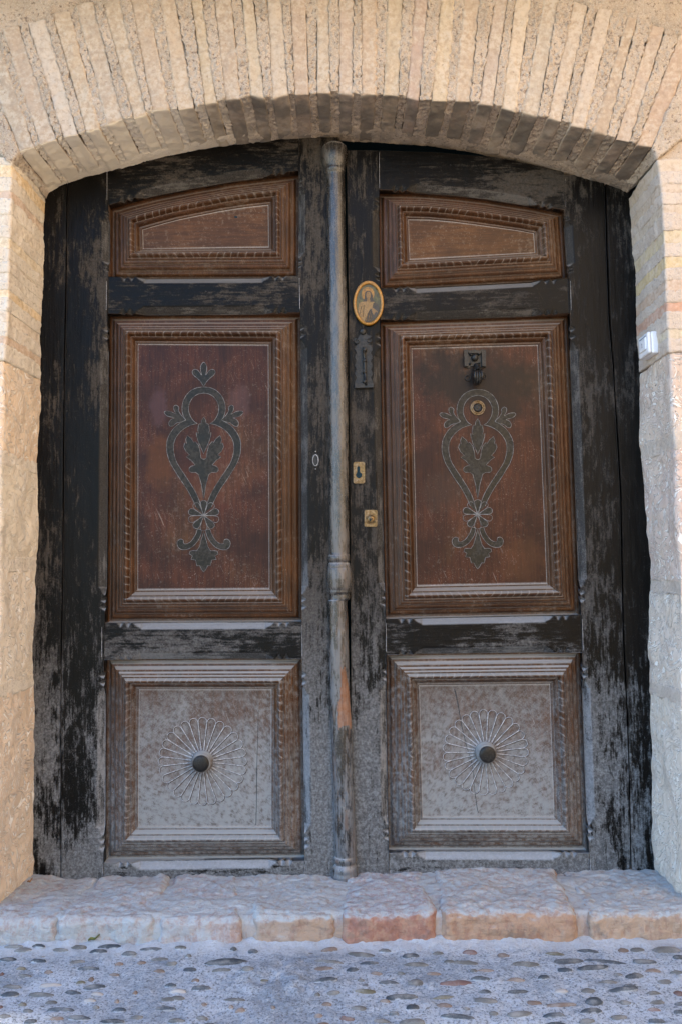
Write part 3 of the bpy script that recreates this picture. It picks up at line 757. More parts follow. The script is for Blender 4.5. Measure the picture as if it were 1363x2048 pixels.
FIELD = {
 'LT': dict(L=[(283,493),(282,454)], T=[(282,454),(310,446),(355,434),(438,417),(490,409),(536,404)], R=[(536,404),(537,490)], B=[(537,490),(283,493)]),
 'LM': dict(L=[(272,1180),(273,684)], T=[(273,684),(536,686)], R=[(536,686),(538,1178)], B=[(538,1178),(272,1180)]),
 'LB': dict(L=[(273,1658),(275,1380)], T=[(275,1380),(542,1380)], R=[(542,1380),(542,1658)], B=[(542,1658),(273,1658)]),
 'RT': dict(L=[(819,515),(816,433)], T=[(816,433),(860,434),(905,438),(945,443),(988,449),(1037,456),(1069,462)], R=[(1069,462),(1072,501)], B=[(1072,501),(819,515)]),
 'RM': dict(L=[(834,1172),(823,693)], T=[(823,693),(1077,686)], R=[(1077,686),(1096,1167)], B=[(1096,1167),(834,1172)]),
 'RB': dict(L=[(845,1638),(838,1372)], T=[(838,1372),(1102,1369)], R=[(1102,1369),(1111,1638)], B=[(1111,1638),(845,1638)])}
def member(name, A, B, nt, ns, parent, ops, y0=0.0, seed=0, mat=None, bow=0):
    a, b = resample(A, nt), resample(B, nt)
    s = np.linspace(0, 1, ns)
    # put a row close to each edge for a crisp arris
    g = a[:, None, :]+(b-a)[:, None, :]*s[None, :, None]
    px, py = g[..., 0], g[..., 1]
    dep = np.zeros(px.shape); du = np.zeros(px.shape)
    for k in ops:
        for sd in 'LTRB':
            e, sp, L = side_dist(px, py, OPEN[k][sd]); w = chamfer_w(sp, L)
            cut = np.clip(w-e, 0, None)
            dep = np.maximum(dep, cut)
            du = np.maximum(du, np.where(cut > .4, .38, 0))
    dep = dep*MPX*.95
    P = W(px, py, 0.0)
    edge = np.minimum(np.minimum(s, 1-s)[None, :]*np.linalg.norm(b-a, axis=1)[:, None], 99)
    P[..., 1] += dep+y0+np.clip(1.6-edge, 0, 2)*.0009
    q = P*np.array([1, 1, .3]); P[..., 1] += fbm(q, 12, 2, seed)*.0012+fbm(q, 70, 2, seed+4)*.0004
    # thickness: ring of back vertices
    F = grid_faces(nt, ns)
    n0 = nt*ns; ring = np.r_[np.arange(ns), np.arange(1, nt)*ns+ns-1, (nt-1)*ns+np.arange(ns-2, -1, -1), np.arange(nt-2, 0, -1)*ns]
    Pv = P.reshape(-1, 3); back = Pv[ring].copy(); back[:, 1] = y0+.048
    m_ = len(ring); i = np.arange(m_); j = (i+1) % m_
    F2 = np.stack([ring[i], n0+i, n0+j, ring[j]], 1)
    V = np.concatenate([Pv, back]); at = np.r_[du.ravel(), np.zeros(m_)]
    # face orientation towards -y
    v0, v1, v2 = V[F[0][0]], V[F[0][1]], V[F[0][2]]
    if np.cross(v1-v0, v2-v0)[1] > 0: F = F[:, ::-1]; F2 = F2[:, ::-1]
    return obj(name, V, np.concatenate([F, F2]), mat or (MBH if name == 'rail' else MB), parent, attr=at)
PROF = [(0, .026), (.03, .029), (.09, .029), (.12, .024), (.155, .021), (.20, .0205), (.24, .0215), (.27, .019), (.30, .015), (.345, .0125), (.385, .0125), (.41, .013), (.425, .0095), (.455, .0065), (.50, .006), (.525, .0065),
        (.54, .0035), (.565, .002), (.59, .0022), (.605, .004), (.62, .0015), (.645, -.0025), (.675, -.0052), (.70, -.0058), (.73, -.0050), (.755, -.002), (.775, .0025), (.785, .006), (.80, .0065), (.815, .0055),
        (.84, .0065), (.87, .0085), (.895, .0115), (.915, .0145), (.93, .0155), (.955, .0155), (.968, .0145), (.98, .0148), (1.0, .0175)]
PT = np.array(PROF); PT[:, 1] = (PT[:, 1]-.012)*1.45+.012; PT[1:9, 1] += .006*np.linspace(1, .2, 8)
FD = .012+(.0175-.012)*1.45
def mold_side(name, key, sd, parent, mat):
    O, I = OPEN[key][sd], FIELD[key][sd]
    nt = int(plen(O)/2.0)
    a, b = resample(O, nt), resample(I, nt)
    t = PT[:, 0]; g = a[:, None, :]+(b-a)[:, None, :]*t[None, :, None]
    px, py = g[..., 0], g[..., 1]
    L = plen(O); s = np.linspace(0, L, nt)[:, None]*np.ones_like(t)[None, :]
    Pm = W(px, py, 0.0)
    dep = np.repeat(PT[None, :, 1], nt, 0)
    width = np.linalg.norm(b-a, axis=1)[:, None]
    # rope strokes leaning towards the middle of the side
    loc = (t[None, :]-.69)*width
    half = L/2; sgn = np.where(s < half, 1, -1); pos = np.where(s < half, s, L-s)-loc*sgn*0
    ph = np.mod(np.where(s < half, s, L-s)+loc*1.1+3*np.sin(s*.05+hash(key+sd) % 7), 19.5)
    dist = np.minimum(ph, 19.5-ph)
    inrope = ((t >= .605) & (t <= .785))[None, :]
    gr = np.clip(1-dist/2.0, 0, 1)*inrope
    dep = dep+gr*.0011
    ca = np.isin(np.round(t, 3), [.09, .27, .425, .525, .605, .80, .93, .968])[None, :]
    low = {'T': 1.0, 'B': .8, 'L': .5, 'R': .5}[sd]
    du = np.maximum(gr*.8, ca*.5*low)
    # wear
    Pm[..., 1] += dep
    e0 = chamfer_w(np.linspace(0, L, nt), L)*MPX*.95
    q = Pm.copy(); Pm[..., 1] += fbm(q, 14, 2, 600)*.0008
    lip = W(a[:, 0], a[:, 1], 0.0); lip[:, 1] = np.minimum(e0, .030)+.0003
    V = np.concatenate([lip[:, None, :], Pm], 1); ns = V.shape[1]
    at = np.concatenate([np.full((nt, 1), .3), du], 1)
    F = grid_faces(nt, ns); Vr = V.reshape(-1, 3)
    k = (ns//2); v0, v1, v2 = Vr[F[k][0]], Vr[F[k][1]], Vr[F[k][2]]
    if np.cross(v1-v0, v2-v0)[1] > 0: F = F[:, ::-1]
    return obj(name, Vr, F, mat, parent, attr=at.ravel())
def make_panel(key, leaf, mat, mold):
    I = FIELD[key]
    lp = resample(I['L'][::-1], 70); rp = resample(I['R'], 70)
    # curved heads: blend top and bottom polylines
    nx = 120; tp, bt = resample(I['T'], nx), resample(I['B'][::-1], nx)
    ny = max(24, int(plen(I['L'])/4))
    g = tp[None, :, :]+(bt-tp)[None, :, :]*np.linspace(0, 1, ny)[:, None, None]
    P = W(g[..., 0], g[..., 1], 0.0); P[..., 1] += FD
    P[..., 1] += fbm(P, 6, 2, 620)*.0010
    uu = np.minimum(np.arange(ny), ny-1-np.arange(ny))[:, None]*np.ones(nx)[None]; vv = np.minimum(np.arange(nx), nx-1-np.arange(nx))[None, :]*np.ones(ny)[:, None]
    du = np.where((uu < 1) | (vv < 1), .9, 0)
    F = grid_faces(ny, nx)
    V = P.reshape(-1, 3)
    if np.cross(V[F[0][1]]-V[F[0][0]], V[F[0][2]]-V[F[0][0]])[1] > 0: F = F[:, ::-1]
    pan = obj('panel', V, F, mat, leaf, attr=du.ravel())
    for sd in 'LTRB': mold_side('moulding', key, sd, pan, mold)
    return pan
def Wp(pts, y): p = np.asarray(pts, float); return W(p[:, 0], p[:, 1], y)

# ---- fixed frame posts at both sides
frame = empty('door_surround', (0, .01, .06)); tag(frame, 'black painted timber frame planks standing against both stone jambs', 'door frame', kind='thing')
SL = [(135,350),(135,367),(132,614),(129,729),(127,1022),(122,1396),(122,1790)]
SR = [(1209,345),(1213,500),(1218,640),(1226,730),(1241,993),(1246,1271),(1254,1427),(1258,1552),(1262,1760),(1263,1790)]
member('plank', [(55,360),(45,900),(40,1790)], [(x-1.2, y) for x, y in SL], 520, 40, frame, [], .002, 700)
member('plank', [(x+1.2, y) for x, y in SR], [(1300,345),(1330,1000),(1350,1790)], 520, 40, frame, [], .004, 701)

# ---- left leaf
left = empty('door_leaf', (-.45, .0, .06)); tag(left, 'left leaf of the worn black double door, carrying the turned centre post', 'door', 'leaves of the double door', 'thing')
member('stile', [(x+.8, y) for x, y in SL], [(213.5,320),(216.5,410),(216.5,553),(215,627),(210,1246),(208,1320),(207,1727),(206,1790)], 720, 42, left, ['LT', 'LM', 'LB'], 0, 702)
member('stile', [(598,262),(597,341),(596,551),(600,624),(603,1244),(603,1318),(609,1722),(610,1790)], [(676,262),(676,300),(684,600),(690,1000),(690,1400),(700,1790)], 740, 46, left, ['LT', 'LM', 'LB'], -.0006, 703)
member('rail', [(214.7,325),(300,300),(400,280),(500,270),(597,262)], OPEN['LT']['T'], 190, 44, left, ['LT'], .0012, 704)
member('rail', [(216.5,553),(596,551)], [(215.5,627),(599.5,624)], 190, 38, left, ['LT', 'LM'], .0015, 705)
member('rail', [(210.5,1246),(602.5,1244)], [(208.5,1320),(602.5,1318)], 196, 38, left, ['LM', 'LB'], .001, 706)
member('rail', [(207.5,1727),(608.5,1722)], [(206.5,1790),(609.5,1790)], 200, 32, left, ['LB'], .0015, 707)
pLT = make_panel('LT', left, MW_TOP, MW_MOLD); pLM = make_panel('LM', left, MW_MID, MW_MOLD); pLB = make_panel('LB', left, MW_BOT, MW_MOLD)
# ---- right leaf
right = empty('door_leaf', (.5, .0, .06)); tag(right, 'right leaf of the worn black double door, with knocker, locks and oval picture', 'door', 'leaves of the double door', 'thing')
member('stile', [(693,299),(697,600),(700,1000),(702,1400),(708,1790)], [(757.5,299),(757.5,379),(759.5,575),(759.5,639),(770.5,1238),(771.5,1310),(776.5,1707),(777,1790)], 720, 36, right, ['RT', 'RM', 'RB'], .006, 710)
member('stile', [(1127,350),(1128,419),(1137,555),(1139,626),(1162,1230),(1164,1305),(1178,1707),(1180,1790)], [(x-1.0, y) for x, y in SR], 720, 46, right, ['RT', 'RM', 'RB'], .004, 711)
member('rail', [(758.5,299),(860,302),(911,306),(1000,314),(1060,326),(1127,342)], OPEN['RT']['T'], 190, 46, right, ['RT'], .005, 712)
member('rail', [(760.5,575),(1136.5,555)], [(760.5,639),(1138.5,626)], 190, 36, right, ['RT', 'RM'], .0055, 713)
member('rail', [(771.5,1238),(1161.5,1230)], [(772.5,1310),(1163.5,1305)], 196, 38, right, ['RM', 'RB'], .005, 714)
member('rail', [(777.5,1707),(1177.5,1707)], [(777.5,1790),(1179.5,1790)], 200, 40, right, ['RB'], .0055, 715)
pRT = make_panel('RT', right, MW_TOP, MW_MOLD); pRM = make_panel('RM', right, MW_MID, MW_MOLD); pRB = make_panel('RB', right, MW_BOT, MW_MOLD)

# ---- turned post covering the meeting stiles
PP = [(293,647,690),(296,643,694),(303,641,696),(318,642,696),(330,645,694),(337,649,691),(340,648,691),(346,648,691),(349,651,690),(352,652,690),(450,652.5,691),(640,655.5,695),(860,657,697),(1080,659,698),(1108,659.5,698),(1111,657,699),(1113,655.5,699.5),(1118,655.5,700),(1122,657,699),(1124.5,659,697),
      (1126,657,698),(1130,655,701),(1134,654.5,701.5),(1135.5,655.2,700.8),(1138,654,702),(1158,653,703.5),(1176,654.5,702),(1179,656,701),(1180.5,656.5,700.5),(1182,656,701),(1186,657,700),(1188,660,698),(1190,661,699),(1196,661,700),(1199.5,661,698.5),(1201,656,694),
      (1203,656,694),(1300,658,697),(1400,660,699.5),(1450,662.5,703),(1560,666,706),(1700,670,711),(1711,671,711),(1714,668,712),(1718,667,712),(1723,669,711),(1726,672,709),(1729,669,710),(1735,665,713),(1740,664,714),(1741.5,664.6,713.4),(1750,662,715),(1751.5,662.6,714.4),(1764,662,715)]
pp = np.array(PP, float); ys = np.unique(np.concatenate([pp[:, 0], np.arange(352, 1764, 4.0)]))
xl, xr = np.interp(ys, pp[:, 0], pp[:, 1]), np.interp(ys, pp[:, 0], pp[:, 2])
ctr = W((xl+xr)/2, ys, -.003); rad = (xr-xl)/2*MPX*.985
SG = 36; ang = np.linspace(-.12, math.pi+.12, SG)
V = np.stack([ctr[:, None, 0]+rad[:, None]*np.cos(ang)[None], ctr[:, None, 1]-rad[:, None]*np.sin(ang)[None]*.92, ctr[:, None, 2]+0*ang[None]], -1)
q = V*np.array([1, 1, .25]); nn = fbm(q, 40, 3, 800)*.0009
chip = np.clip(fbm(V*np.array([1, 1, .6]), 26, 3, 810)-.55, 0, 1)*.012*(V[..., 2] < 1.05)
V[..., 1] += nn+chip
Fp = grid_faces(len(ys), SG)
Vf = V.reshape(-1, 3)
if np.cross(Vf[Fp[SG//2][1]]-Vf[Fp[SG//2][0]], Vf[Fp[SG//2][2]]-Vf[Fp[SG//2][0]])[1] > 0: Fp = Fp[:, ::-1]
# bare wood splinter: its own faces
fc = Vf[Fp].mean(1); fy = np.repeat(ys[:-1], SG-1); fa = np.tile((ang[:-1]+ang[1:])/2, len(ys)-1)
zz = fy; wob = fbm(fc*np.array([1, 1, .2]), 60, 2, 820)
bare = (zz > 1322+wob*14) & (zz < 1446+wob*12) & (fa < 1.75-.0035*(1446-zz)+wob*.25) & (fa > .25+np.clip((1390-zz)/60, 0, 1)*.75)
def mat_post():
    M = Mat('glossy_worn_post_paint', spec=.7)
    x, y, z = M.sep(M.pos)
    vv = M.scale(M.pos, (1, 1, .35)); big = M.noise(9, 4, .6, vv); mid = M.noise(60, 7, .74, vv); fine = M.noise(240, 3, .75)
    p = M.rng(M.math('ADD', M.math('ADD', M.math('MULTIPLY', big, .9), mid), M.math('ADD', M.rng(z, 1.0, .1, 0, .14), M.math('MULTIPLY', M.math('SUBTRACT', M.noise(80, 5, .7, M.scale(M.pos, (1.2, 1.2, .1))), .5), .8))), .86, 1.16)
    p = M.or_(M.math('MULTIPLY', p, .72), M.math('MULTIPLY', M.rng(fine, .56, .68), .5))
    wear = M.math('MULTIPLY', M.rng(M.noise(55, 6, .75, M.scale(M.pos, (1, 1, .12))), .53, .64), M.rng(z, 1.2, .7, .15, 1))
    col = M.mix(M.rng(big, .3, .7), (.010, .009, .008), (.030, .026, .022))
    col = M.mix(p, col, M.mix(M.rng(z, .2, 1.4), (.17, .18, .195), (.115, .102, .088)))
    col = M.mix(M.math('MULTIPLY', wear, .6), col, (.13, .070, .042))
    col = M.mix(M.rng(M.sep(M.nrm)[2], .3, .8, 0, .8), col, (.33, .33, .33))
    nb = M.bump(M.noise(50, 5, .7, M.scale(M.pos, (2, 2, .2))), .003, .7); nb = M.bump(fine, .0012, .6, nb)
    return M.out(col, M.math('ADD', M.rng(p, 0, 1, .22, .48), M.math('MULTIPLY', wear, .3)), nb)
MP = mat_post()
post = obj('post', Vf, Fp, MP, left, org=tuple(ctr.mean(0)))
post.data.materials.append(MBARE)
mi = np.zeros(len(Fp), np.int32); mi[bare] = 1; post.data.polygons.foreach_set('material_index', mi)
cap_c = W(669, 294, -.003)
V, F = lathe([(.0345, -.02), (.0350, .0), (.0330, .0)], (0, 0, 0))
k = 24; V = []; F = []
for i, (rr, dz) in enumerate(((1, 0), (.9, .004), (.6, .006), (0.02, .007))):
    for j in range(k):
        a_ = math.pi*2*j/k; V.append((cap_c[0]+rad[0]*rr*math.cos(a_), cap_c[1]-rad[0]*rr*.92*math.sin(a_), ctr[0, 2]+dz))
for i in range(3):
    for j in range(k): F.append((i*k+j, i*k+(j+1) % k, (i+1)*k+(j+1) % k, (i+1)*k+j))
obj('post_cap', V, F, MP, left)

# ---- carved and inlaid vase motif
def motif(ax, ay, sx, sy, panel, left_one):
    """coordinates in crop units relative to the axis; -> photo px"""
    Y = FD
    def T(p): p = np.asarray(p, float); return np.stack([ax+p[:, 0]*sx, ay+(p[:, 1]-330)*sy], 1)
    mir = lambda p: [(-x, y) for x, y in p][::-1]
    outr = smooth_poly([(0,330),(60,338),(120,368),(165,420),(188,480),(192,540),(180,590),(160,625)], 4, False).tolist()+smooth_poly([(160,625),(205,650),(250,682),(290,730),(320,790),(330,850),(325,920),(300,1000),(260,1070),(210,1150),(160,1222),(120,1290),(85,1360),(70,1398)], 4, False).tolist()
    inr = smooth_poly([(0,385),(50,395),(92,422),(120,462),(134,510),(130,560),(110,605),(85,637),(55,656)], 4, False).tolist()+smooth_poly([(55,656),(112,670),(170,700),(220,745),(255,800),(268,860),(262,930),(240,1000),(200,1065),(150,1140),(105,1210),(60,1290),(30,1370),(8,1455)], 4, False).tolist()
    shapes, lines = [], []
    for s in (1, -1):
        poly = [(s*x, y) for x, y in outr]+[(s*x, y) for x, y in inr[::-1]]
        shapes.append(poly)
        lines += [([(s*x, y) for x, y in outr], False), ([(s*x, y) for x, y in inr], False)]
        fl = smooth_poly([(160,622),(190,592),(222,545),(220,512),(245,492),(266,506),(262,540),(244,572),(290,550),(338,545),(350,562),(320,590),(262,606),(290,620),(310,650),(300,680),(270,676),(240,652),(200,642)], 3).tolist()
        fl = [(s*x, y) for x, y in fl]; shapes.append(fl); lines.append((fl, True))
        sc = smooth_poly([(20,1605),(55,1598),(70,1640),(110,1700),(150,1725),(178,1722),(182,1692),(210,1684),(235,1710),(230,1750),(200,1776),(150,1776),(100,1752),(60,1710),(30,1660)], 3).tolist()
        sc = [(s*x, y) for x, y in sc]; shapes.append(sc); lines.append((sc, True))
    lh = [(0,1325),(10,1270),(20,1200),(45,1110),(70,1091),(115,1090),(130,1075),(128,1050),(110,1035),(75,1025),(110,985),(155,952),(125,935),(160,900),(178,862),(168,828),(152,832),(160,800),(145,762),(110,790),(88,824),(75,815),(45,850),(32,900),(25,960),(10,972),(0,973)]
    leaf_ = lh+[(-x, y) for x, y in lh[1:-1]][::-1]; shapes.append(leaf_); lines.append((leaf_, True))
    bh = [(0,925),(15,890),(45,825),(62,770),(66,735),(44,742),(52,715),(44,662),(22,655),(18,625),(0,598)]
    bulb = bh+[(-x, y) for x, y in bh[1:-1]][::-1]; shapes.append(bulb); lines.append((bulb, True))
    bl = [(0,1615),(12,1660),(28,1715),(38,1752),(62,1788),(95,1786),(122,1792),(128,1815),(100,1832),(112,1864),(72,1870),(60,1920),(36,1920),(18,1955),(0,1976)]
    bleaf = bl+[(-x, y) for x, y in bl[1:-1]][::-1]; shapes.append(bleaf); lines.append((bleaf, True))
    if left_one:
        th = smooth_poly([(0,322),(25,285),(60,250),(90,225),(102,200),(92,178),(62,176),(40,195),(18,226),(28,180),(25,140),(0,110),(-25,140),(-28,180),(-18,226),(-40,195),(-62,176),(-92,178),(-102,200),(-90,225),(-60,250),(-25,285)], 3).tolist()
        shapes.append(th); lines.append((th, True))
    for kq in range(10):
        a_ = math.radians(90+36*kq); ca, sa = math.cos(a_), math.sin(a_)
        pet = [(0, 4), (60, 18), (105, 30), (130, 24), (140, 0), (130, -24), (105, -30), (60, -18), (0, -4)]
        pet = smooth_poly([(x*ca-y*sa, 1475-(x*sa+y*ca)*.96) for x, y in pet], 3).tolist()
        if kq % 2 == 0: shapes.append(pet)
        lines.append((pet, True))
    for sh in shapes:
        V, F = plate(Wp(T(sh), Y), .0012+.0002*random.random()); obj('inlay', V, F, MINL, panel, smooth=False)
    tubes = []
    for ln, closed in lines:
        w = Wp(T(ln), Y); w[:, 1] -= .0016
        V, F = tube(w, .00075, 5, closed); tubes.append((V, F))
    V, F = merge(tubes); obj('groove_line', V, F, MLINV, panel)
motif(407.8, 774, 1/4.45, 1/4.45, pLM, True)
motif(954.0, 779, 1/4.62, 1/4.585, pRM, False)

def rosette(cx_, cy_, rx, n, panel):
    tubes = []; dark = []; Y = FD
    for k in range(n):
        a_ = 2*math.pi*k/n; b_ = math.pi/n
        pts = [(24, -.9*b_), (60, -.82*b_), (rx-9, -.93*b_)]
        loop = []
        hw = (rx-9)*math.sin(b_)*.96
        base = rx-hw
        loop = [(22, -1.6)]+[(base*.6, -hw*.62), (base, -hw)]+[(base+hw*math.sin(t), -hw*math.cos(t)) for t in np.linspace(.3, math.pi-.3, 7)]+[(base, hw), (base*.6, hw*.62), (22, 1.6)]
        ca, sa = math.cos(a_), math.sin(a_)
        px = [(cx_+x*ca-y*sa, cy_+x*sa+y*ca) for x, y in loop]
        w = Wp(px, Y); w[:, 1] -= .0018
        tubes.append(tube(w, .00095, 5))
        w2 = Wp([(x_+.9, y_+.9) for x_, y_ in px], Y); w2[:, 1] -= .0009; dark.append(tube(w2, .0009, 4))
    V, F = merge(tubes); obj('rosette_line', V, F, MLINE, panel)
    V, F = merge(dark); obj('rosette_cut_shade', V, F, MCUT, panel)  # dark lines laid beside the pale ones as painted shade of the cuts
    c = W(cx_, cy_, FD)
    V, F = lathe([(.034, -.002), (.0345, .003), (.033, .008), (.030, .011), (.029, .016), (.0305, .022), (.030, .027), (.0262, .031)], c, cap=True)
    kb = obj('knob', V, F, MW_BOT, panel)
    V, F = lathe([(.0262, .0312), (.0262, .0345), (.024, .037), (.016, .0385), (.004, .039)], c, cap=True)
    obj('knob_cap', V, F, MIRON, kb.parent)
rosette(405.5, 1522.5, 88, 28, pLB)
rosette(970, 1504.5, 85.5, 27, pRB)

# ---- hardware on the right leaf
def rrect(x0, y0, x1, y1, r, n=5):
    pts = []
    for cx_, cy_, a0 in ((x1-r, y0+r, -90), (x1-r, y1-r, 0), (x0+r, y1-r, 90), (x0+r, y0+r, 180)):
        for k in range(n+1):
            a_ = math.radians(a0+90*k/n); pts.append((cx_+r*math.cos(a_), cy_+r*math.sin(a_)))
    return pts
def flat(name, pts, y, th, mat, parent, smooth=False):
    V, F = plate(Wp(pts, y), th); return obj(name, V, F, mat, parent, smooth=smooth)
def ringt(name, cx_, cy_, r, y, tr, mat, parent, ry=None, n=36):
    ry = ry or r
    pts = [(cx_+r*math.cos(2*math.pi*k/n), cy_+ry*math.sin(2*math.pi*k/n)) for k in range(n)]
    V, F = tube(Wp(pts, y), tr, 8, True); return obj(name, V, F, mat, parent)
# knocker
kp = flat('knocker_plate', [(926,701),(932,699.5),(940,702),(948,699.5),(956,702),(963,699),(969,701),(970,735),(962,736),(958,732),(940,733),(936,737),(927,735)], FD, .004, MIRON, right)
ORG[kp.name] = ORG[kp.name]
for pts in ([(926,702),(934,703),(935,734),(927,734)], [(961,702),(969.5,701.5),(969.5,734.5),(962,733.5)], [(934,703),(961,702.5),(960,708),(936,708)]):
    flat('plate_ridge', pts, FD-.004, .010, MIRON, kp)
c = W(948, 716, FD-.004)
V, F = lathe([(.011, 0), (.012, .006), (.009, .012), (.004, .015)], c, seg=14); obj('plate_boss', V, F, MIRON, kp, smooth=True)
for dx, dy in ((-9, 12), (9, 11), (0, 14), (-8, -6), (8, -7)):
    c = W(948+dx, 716+dy, FD-.004); V, F = lathe([(.0036, 0), (.0034, .008), (.0018, .0105)], c, seg=9); obj('plate_stud', V, F, MIRON, kp)
# the hand: cuff, back of the hand, four fingers closed on a ball, thumb at the side
parts = []
def limb(pts, rs, sides=10): 
    p = smooth_poly(np.array(pts, float), 4, False); r_ = np.interp(np.linspace(0, 1, len(p)), np.linspace(0, 1, len(rs)), rs)
    return tube(p, r_, sides, axis=(1, 0, .01))
w = lambda x, y, d: W(x, y, FD)+np.array([0, -d, 0])
hand_parts = [limb([w(951, 732, .012), w(951.5, 740, .024), w(951.8, 748, .033)], [.0095, .0110, .0125])]
for k, fx in enumerate((944.5, 949.2, 954, 958.6)):
    ln = (770, 773, 772.5, 769)[k]
    hand_parts.append(limb([w(951.5+(fx-951.5)*.7, 745, .034), w(fx-.2, 752, .042), w(fx, 760, .044), w(fx+(951.5-fx)*.15, ln-4, .036), w(951.5+(fx-951.5)*.75, ln, .026)], [.0040, .0044, .0042, .0037, .0028], 8))
hand_parts.append(limb([w(957, 744, .030), w(962.5, 750, .030), w(962, 759, .027), w(959, 764, .024)], [.0042, .0042, .0036, .0026], 8))
V, F = merge(hand_parts); obj('knocker_hand', V, F, MIRON, right)
c = W(951.5, 763, FD); V = SV*np.array([.0125, .0125, .0125])+c+np.array([0, -.026, 0]); obj('knocker_ball', V, SF, MIRON, right)
for cx_, cy_ in ((934.5, 756), (966, 753)): ringt('knocker_ring', cx_, cy_, 5.2, FD-.003, .0013, MIRON, right, n=18)
# spyhole
c = W(954, 816, FD)
V, F = lathe([(.0252, 0), (.0252, .003), (.0235, .005), (.0215, .003)], c, cap=False); obj('spyhole_rim', V, F, MBRASS, right)
V, F = lathe([(.0218, .002), (.0190, .0024), (.0182, .0052), (.0160, .0055), (.0150, .003)], c, cap=False); obj('spyhole_ring', V, F, MBRASS, right)
V, F = lathe([(.0158, .002), (.0125, .0028), (.0118, .006), (.0090, .0064), (.0080, .004), (.005, .0055), (.001, .0065)], c); obj('spyhole_lens', V, F, MIRON, right)
# keyhole escutcheon
e1 = flat('keyhole_plate', rrect(706, 924, 729, 967, 4), .004, .0035, MBRASS, right)
flat('keyhole_rim', rrect(708.5, 927, 727, 964.5, 3), .0005, .0012, MBRASS, e1)
flat('keyhole', smooth_poly([(713.5,934),(719,934),(719.3,944),(723,948),(722,954),(716.5,956.5),(711.5,953),(711,948),(713.4,944)], 3), -.0007, .0003, MDARK, e1)
for yy in (931, 960): c = W(716.3, yy, -.0008); V, F = lathe([(.0028, 0), (.0026, .0015), (.001, .002)], c, seg=10); obj('screw', V, F, MBRASS, e1)
e2 = flat('cylinder_lock', rrect(728, 1020, 753.5, 1053.5, 3), .004, .004, MBRASS, right)
c = W(741, 1038.5, 0.0); V, F = lathe([(.0165, -.001), (.0165, .003), (.0145, .0048), (.013, .0035)], c, cap=False); obj('lock_collar', V, F, MBRASS, e2)
V, F = lathe([(.0133, .001), (.0095, .0045), (.003, .005)], c, seg=20); obj('lock_cylinder', V, F, MBRASS, e2)
flat('key_slot', [(737,1038),(744.5,1036.5),(744.8,1038.2),(740,1039.6),(741,1042),(738.6,1042.2)], -.0052, .0004, MDARK, e2)
for sx, sy in ((731, 1023.5), (750.5, 1023.5), (731, 1050), (750.5, 1050)):
    c = W(sx, sy, .0); V, F = lathe([(.0022, 0), (.002, .001), (.0008, .0014)], c, seg=8); obj('screw', V, F, MBRASS, e2)
# wrought bolt plate with scalloped edges
sc = []
for k in range(10): sc += [(708.5+(0 if k % 2 else 4.5), 690+k*8.2)]
sr = []
for k in range(10): sr += [(745-(0 if k % 2 else 4.5), 690+k*8.2)]
pl = [(716,688),(706,682),(709,676),(714,679),(717,673),(720,668),(721,661),(725,657),(730,659),(731,666),(734,671),(743,673),(737,678),(742,682),(741,687),(734,690)]+sr+[(746,777),(709,778)]+sc[::-1]
bp = flat('bolt_plate', pl, .0055, .0035, MIRON, right)
V, F = tube(Wp([(727,694),(728,715),(729,740),(731,771)], -.006), .0048, 10, axis=(1, 0, 0)); obj('bolt_bar', V, F, MIRON, bp)
flat('bolt_foot', [(709,768),(746,767),(746,776),(709,777)], .002, .0095, MIRON, bp)
for yy in (700, 722, 744, 764): 
    c = W(728.5, yy, -.001); V, F = lathe([(.0075, -.002), (.0072, .009), (.004, .0115)], c, seg=12); obj('bolt_band', V, F, MIRON, bp)
c = W(725, 663, .002); V, F = lathe([(.012, 0), (.011, .005), (.005, .008)], c, seg=16); obj('plate_rose', V, F, MIRON, bp)
for cx_, cy_ in ((713, 683), (738, 681)): ringt('plate_scroll', cx_, cy_, 4, .001, .0022, MIRON, bp, n=14)
# keyhole cover on the left leaf
kc = flat('keyhole_cover', rrect(624, 908, 638, 933, 6), 0.0, .003, MIRON, left)
ringt('cover_rim', 631, 920.5, 5.6, -.003, .0011, MLINE, kc, ry=11, n=24)
for yy in (903, 938): c = W(631, yy, 0); V, F = lathe([(.002, 0), (.0018, .0012)], c, seg=8); obj('nail', V, F, MLINE, left)
# nails and old holes in the woodwork
def nail_at(px, py, leaf, y=0.0, r=.0028):
    c = W(px, py, y); V, F = lathe([(r, -.001), (r*.9, .001), (r*.4, .0016)], c, seg=8); obj('nail', V, F, MIRON, leaf)
for px, py in ((139,712),(134,822),(631,795),(648,715),(636,1060),(640,1290),(634,1600),(160,500),(165,1200),(150,1500),(467,347),(412,583)): nail_at(px, py, left)
for px, py in ((735,870),(730,990),(1190,700),(1200,1000),(1195,1400),(740,1180),(745,1600),(900,330)): nail_at(px, py, right, .004)
flat('peg_hole', [(469,432),(475,432.5),(475,436),(469,436)], FD, .0006, MDARK, pLT)
# raised seam strips showing the tenon joints of the rails
def strip(pts, leaf, y, r=.0006):
    V, F = tube(Wp(pts, y), r, 5, axis=(0, 1, 0)); obj('joint_line', V, F, MLINE, leaf)
for pts in ([(214.2,340),(214.5,400)], [(213.5,562),(213,620)], [(598.5,556),(599.5,618)], [(204,1254),(204,1314)], [(603.8,1250),(604,1312)], [(206,1733),(206,1748)], [(609.5,1728),(610,1745)]): strip(pts, left, -.0008)
for pts in ([(757.6,305),(758,376)], [(759.8,583),(760,634)], [(1129,358),(1130,414)], [(1139.5,562),(1141,620)], [(771.2,1246),(771.8,1304)], [(1163,1238),(1165,1300)], [(1179,1714),(1180,1740)]): strip(pts, right, .0036)
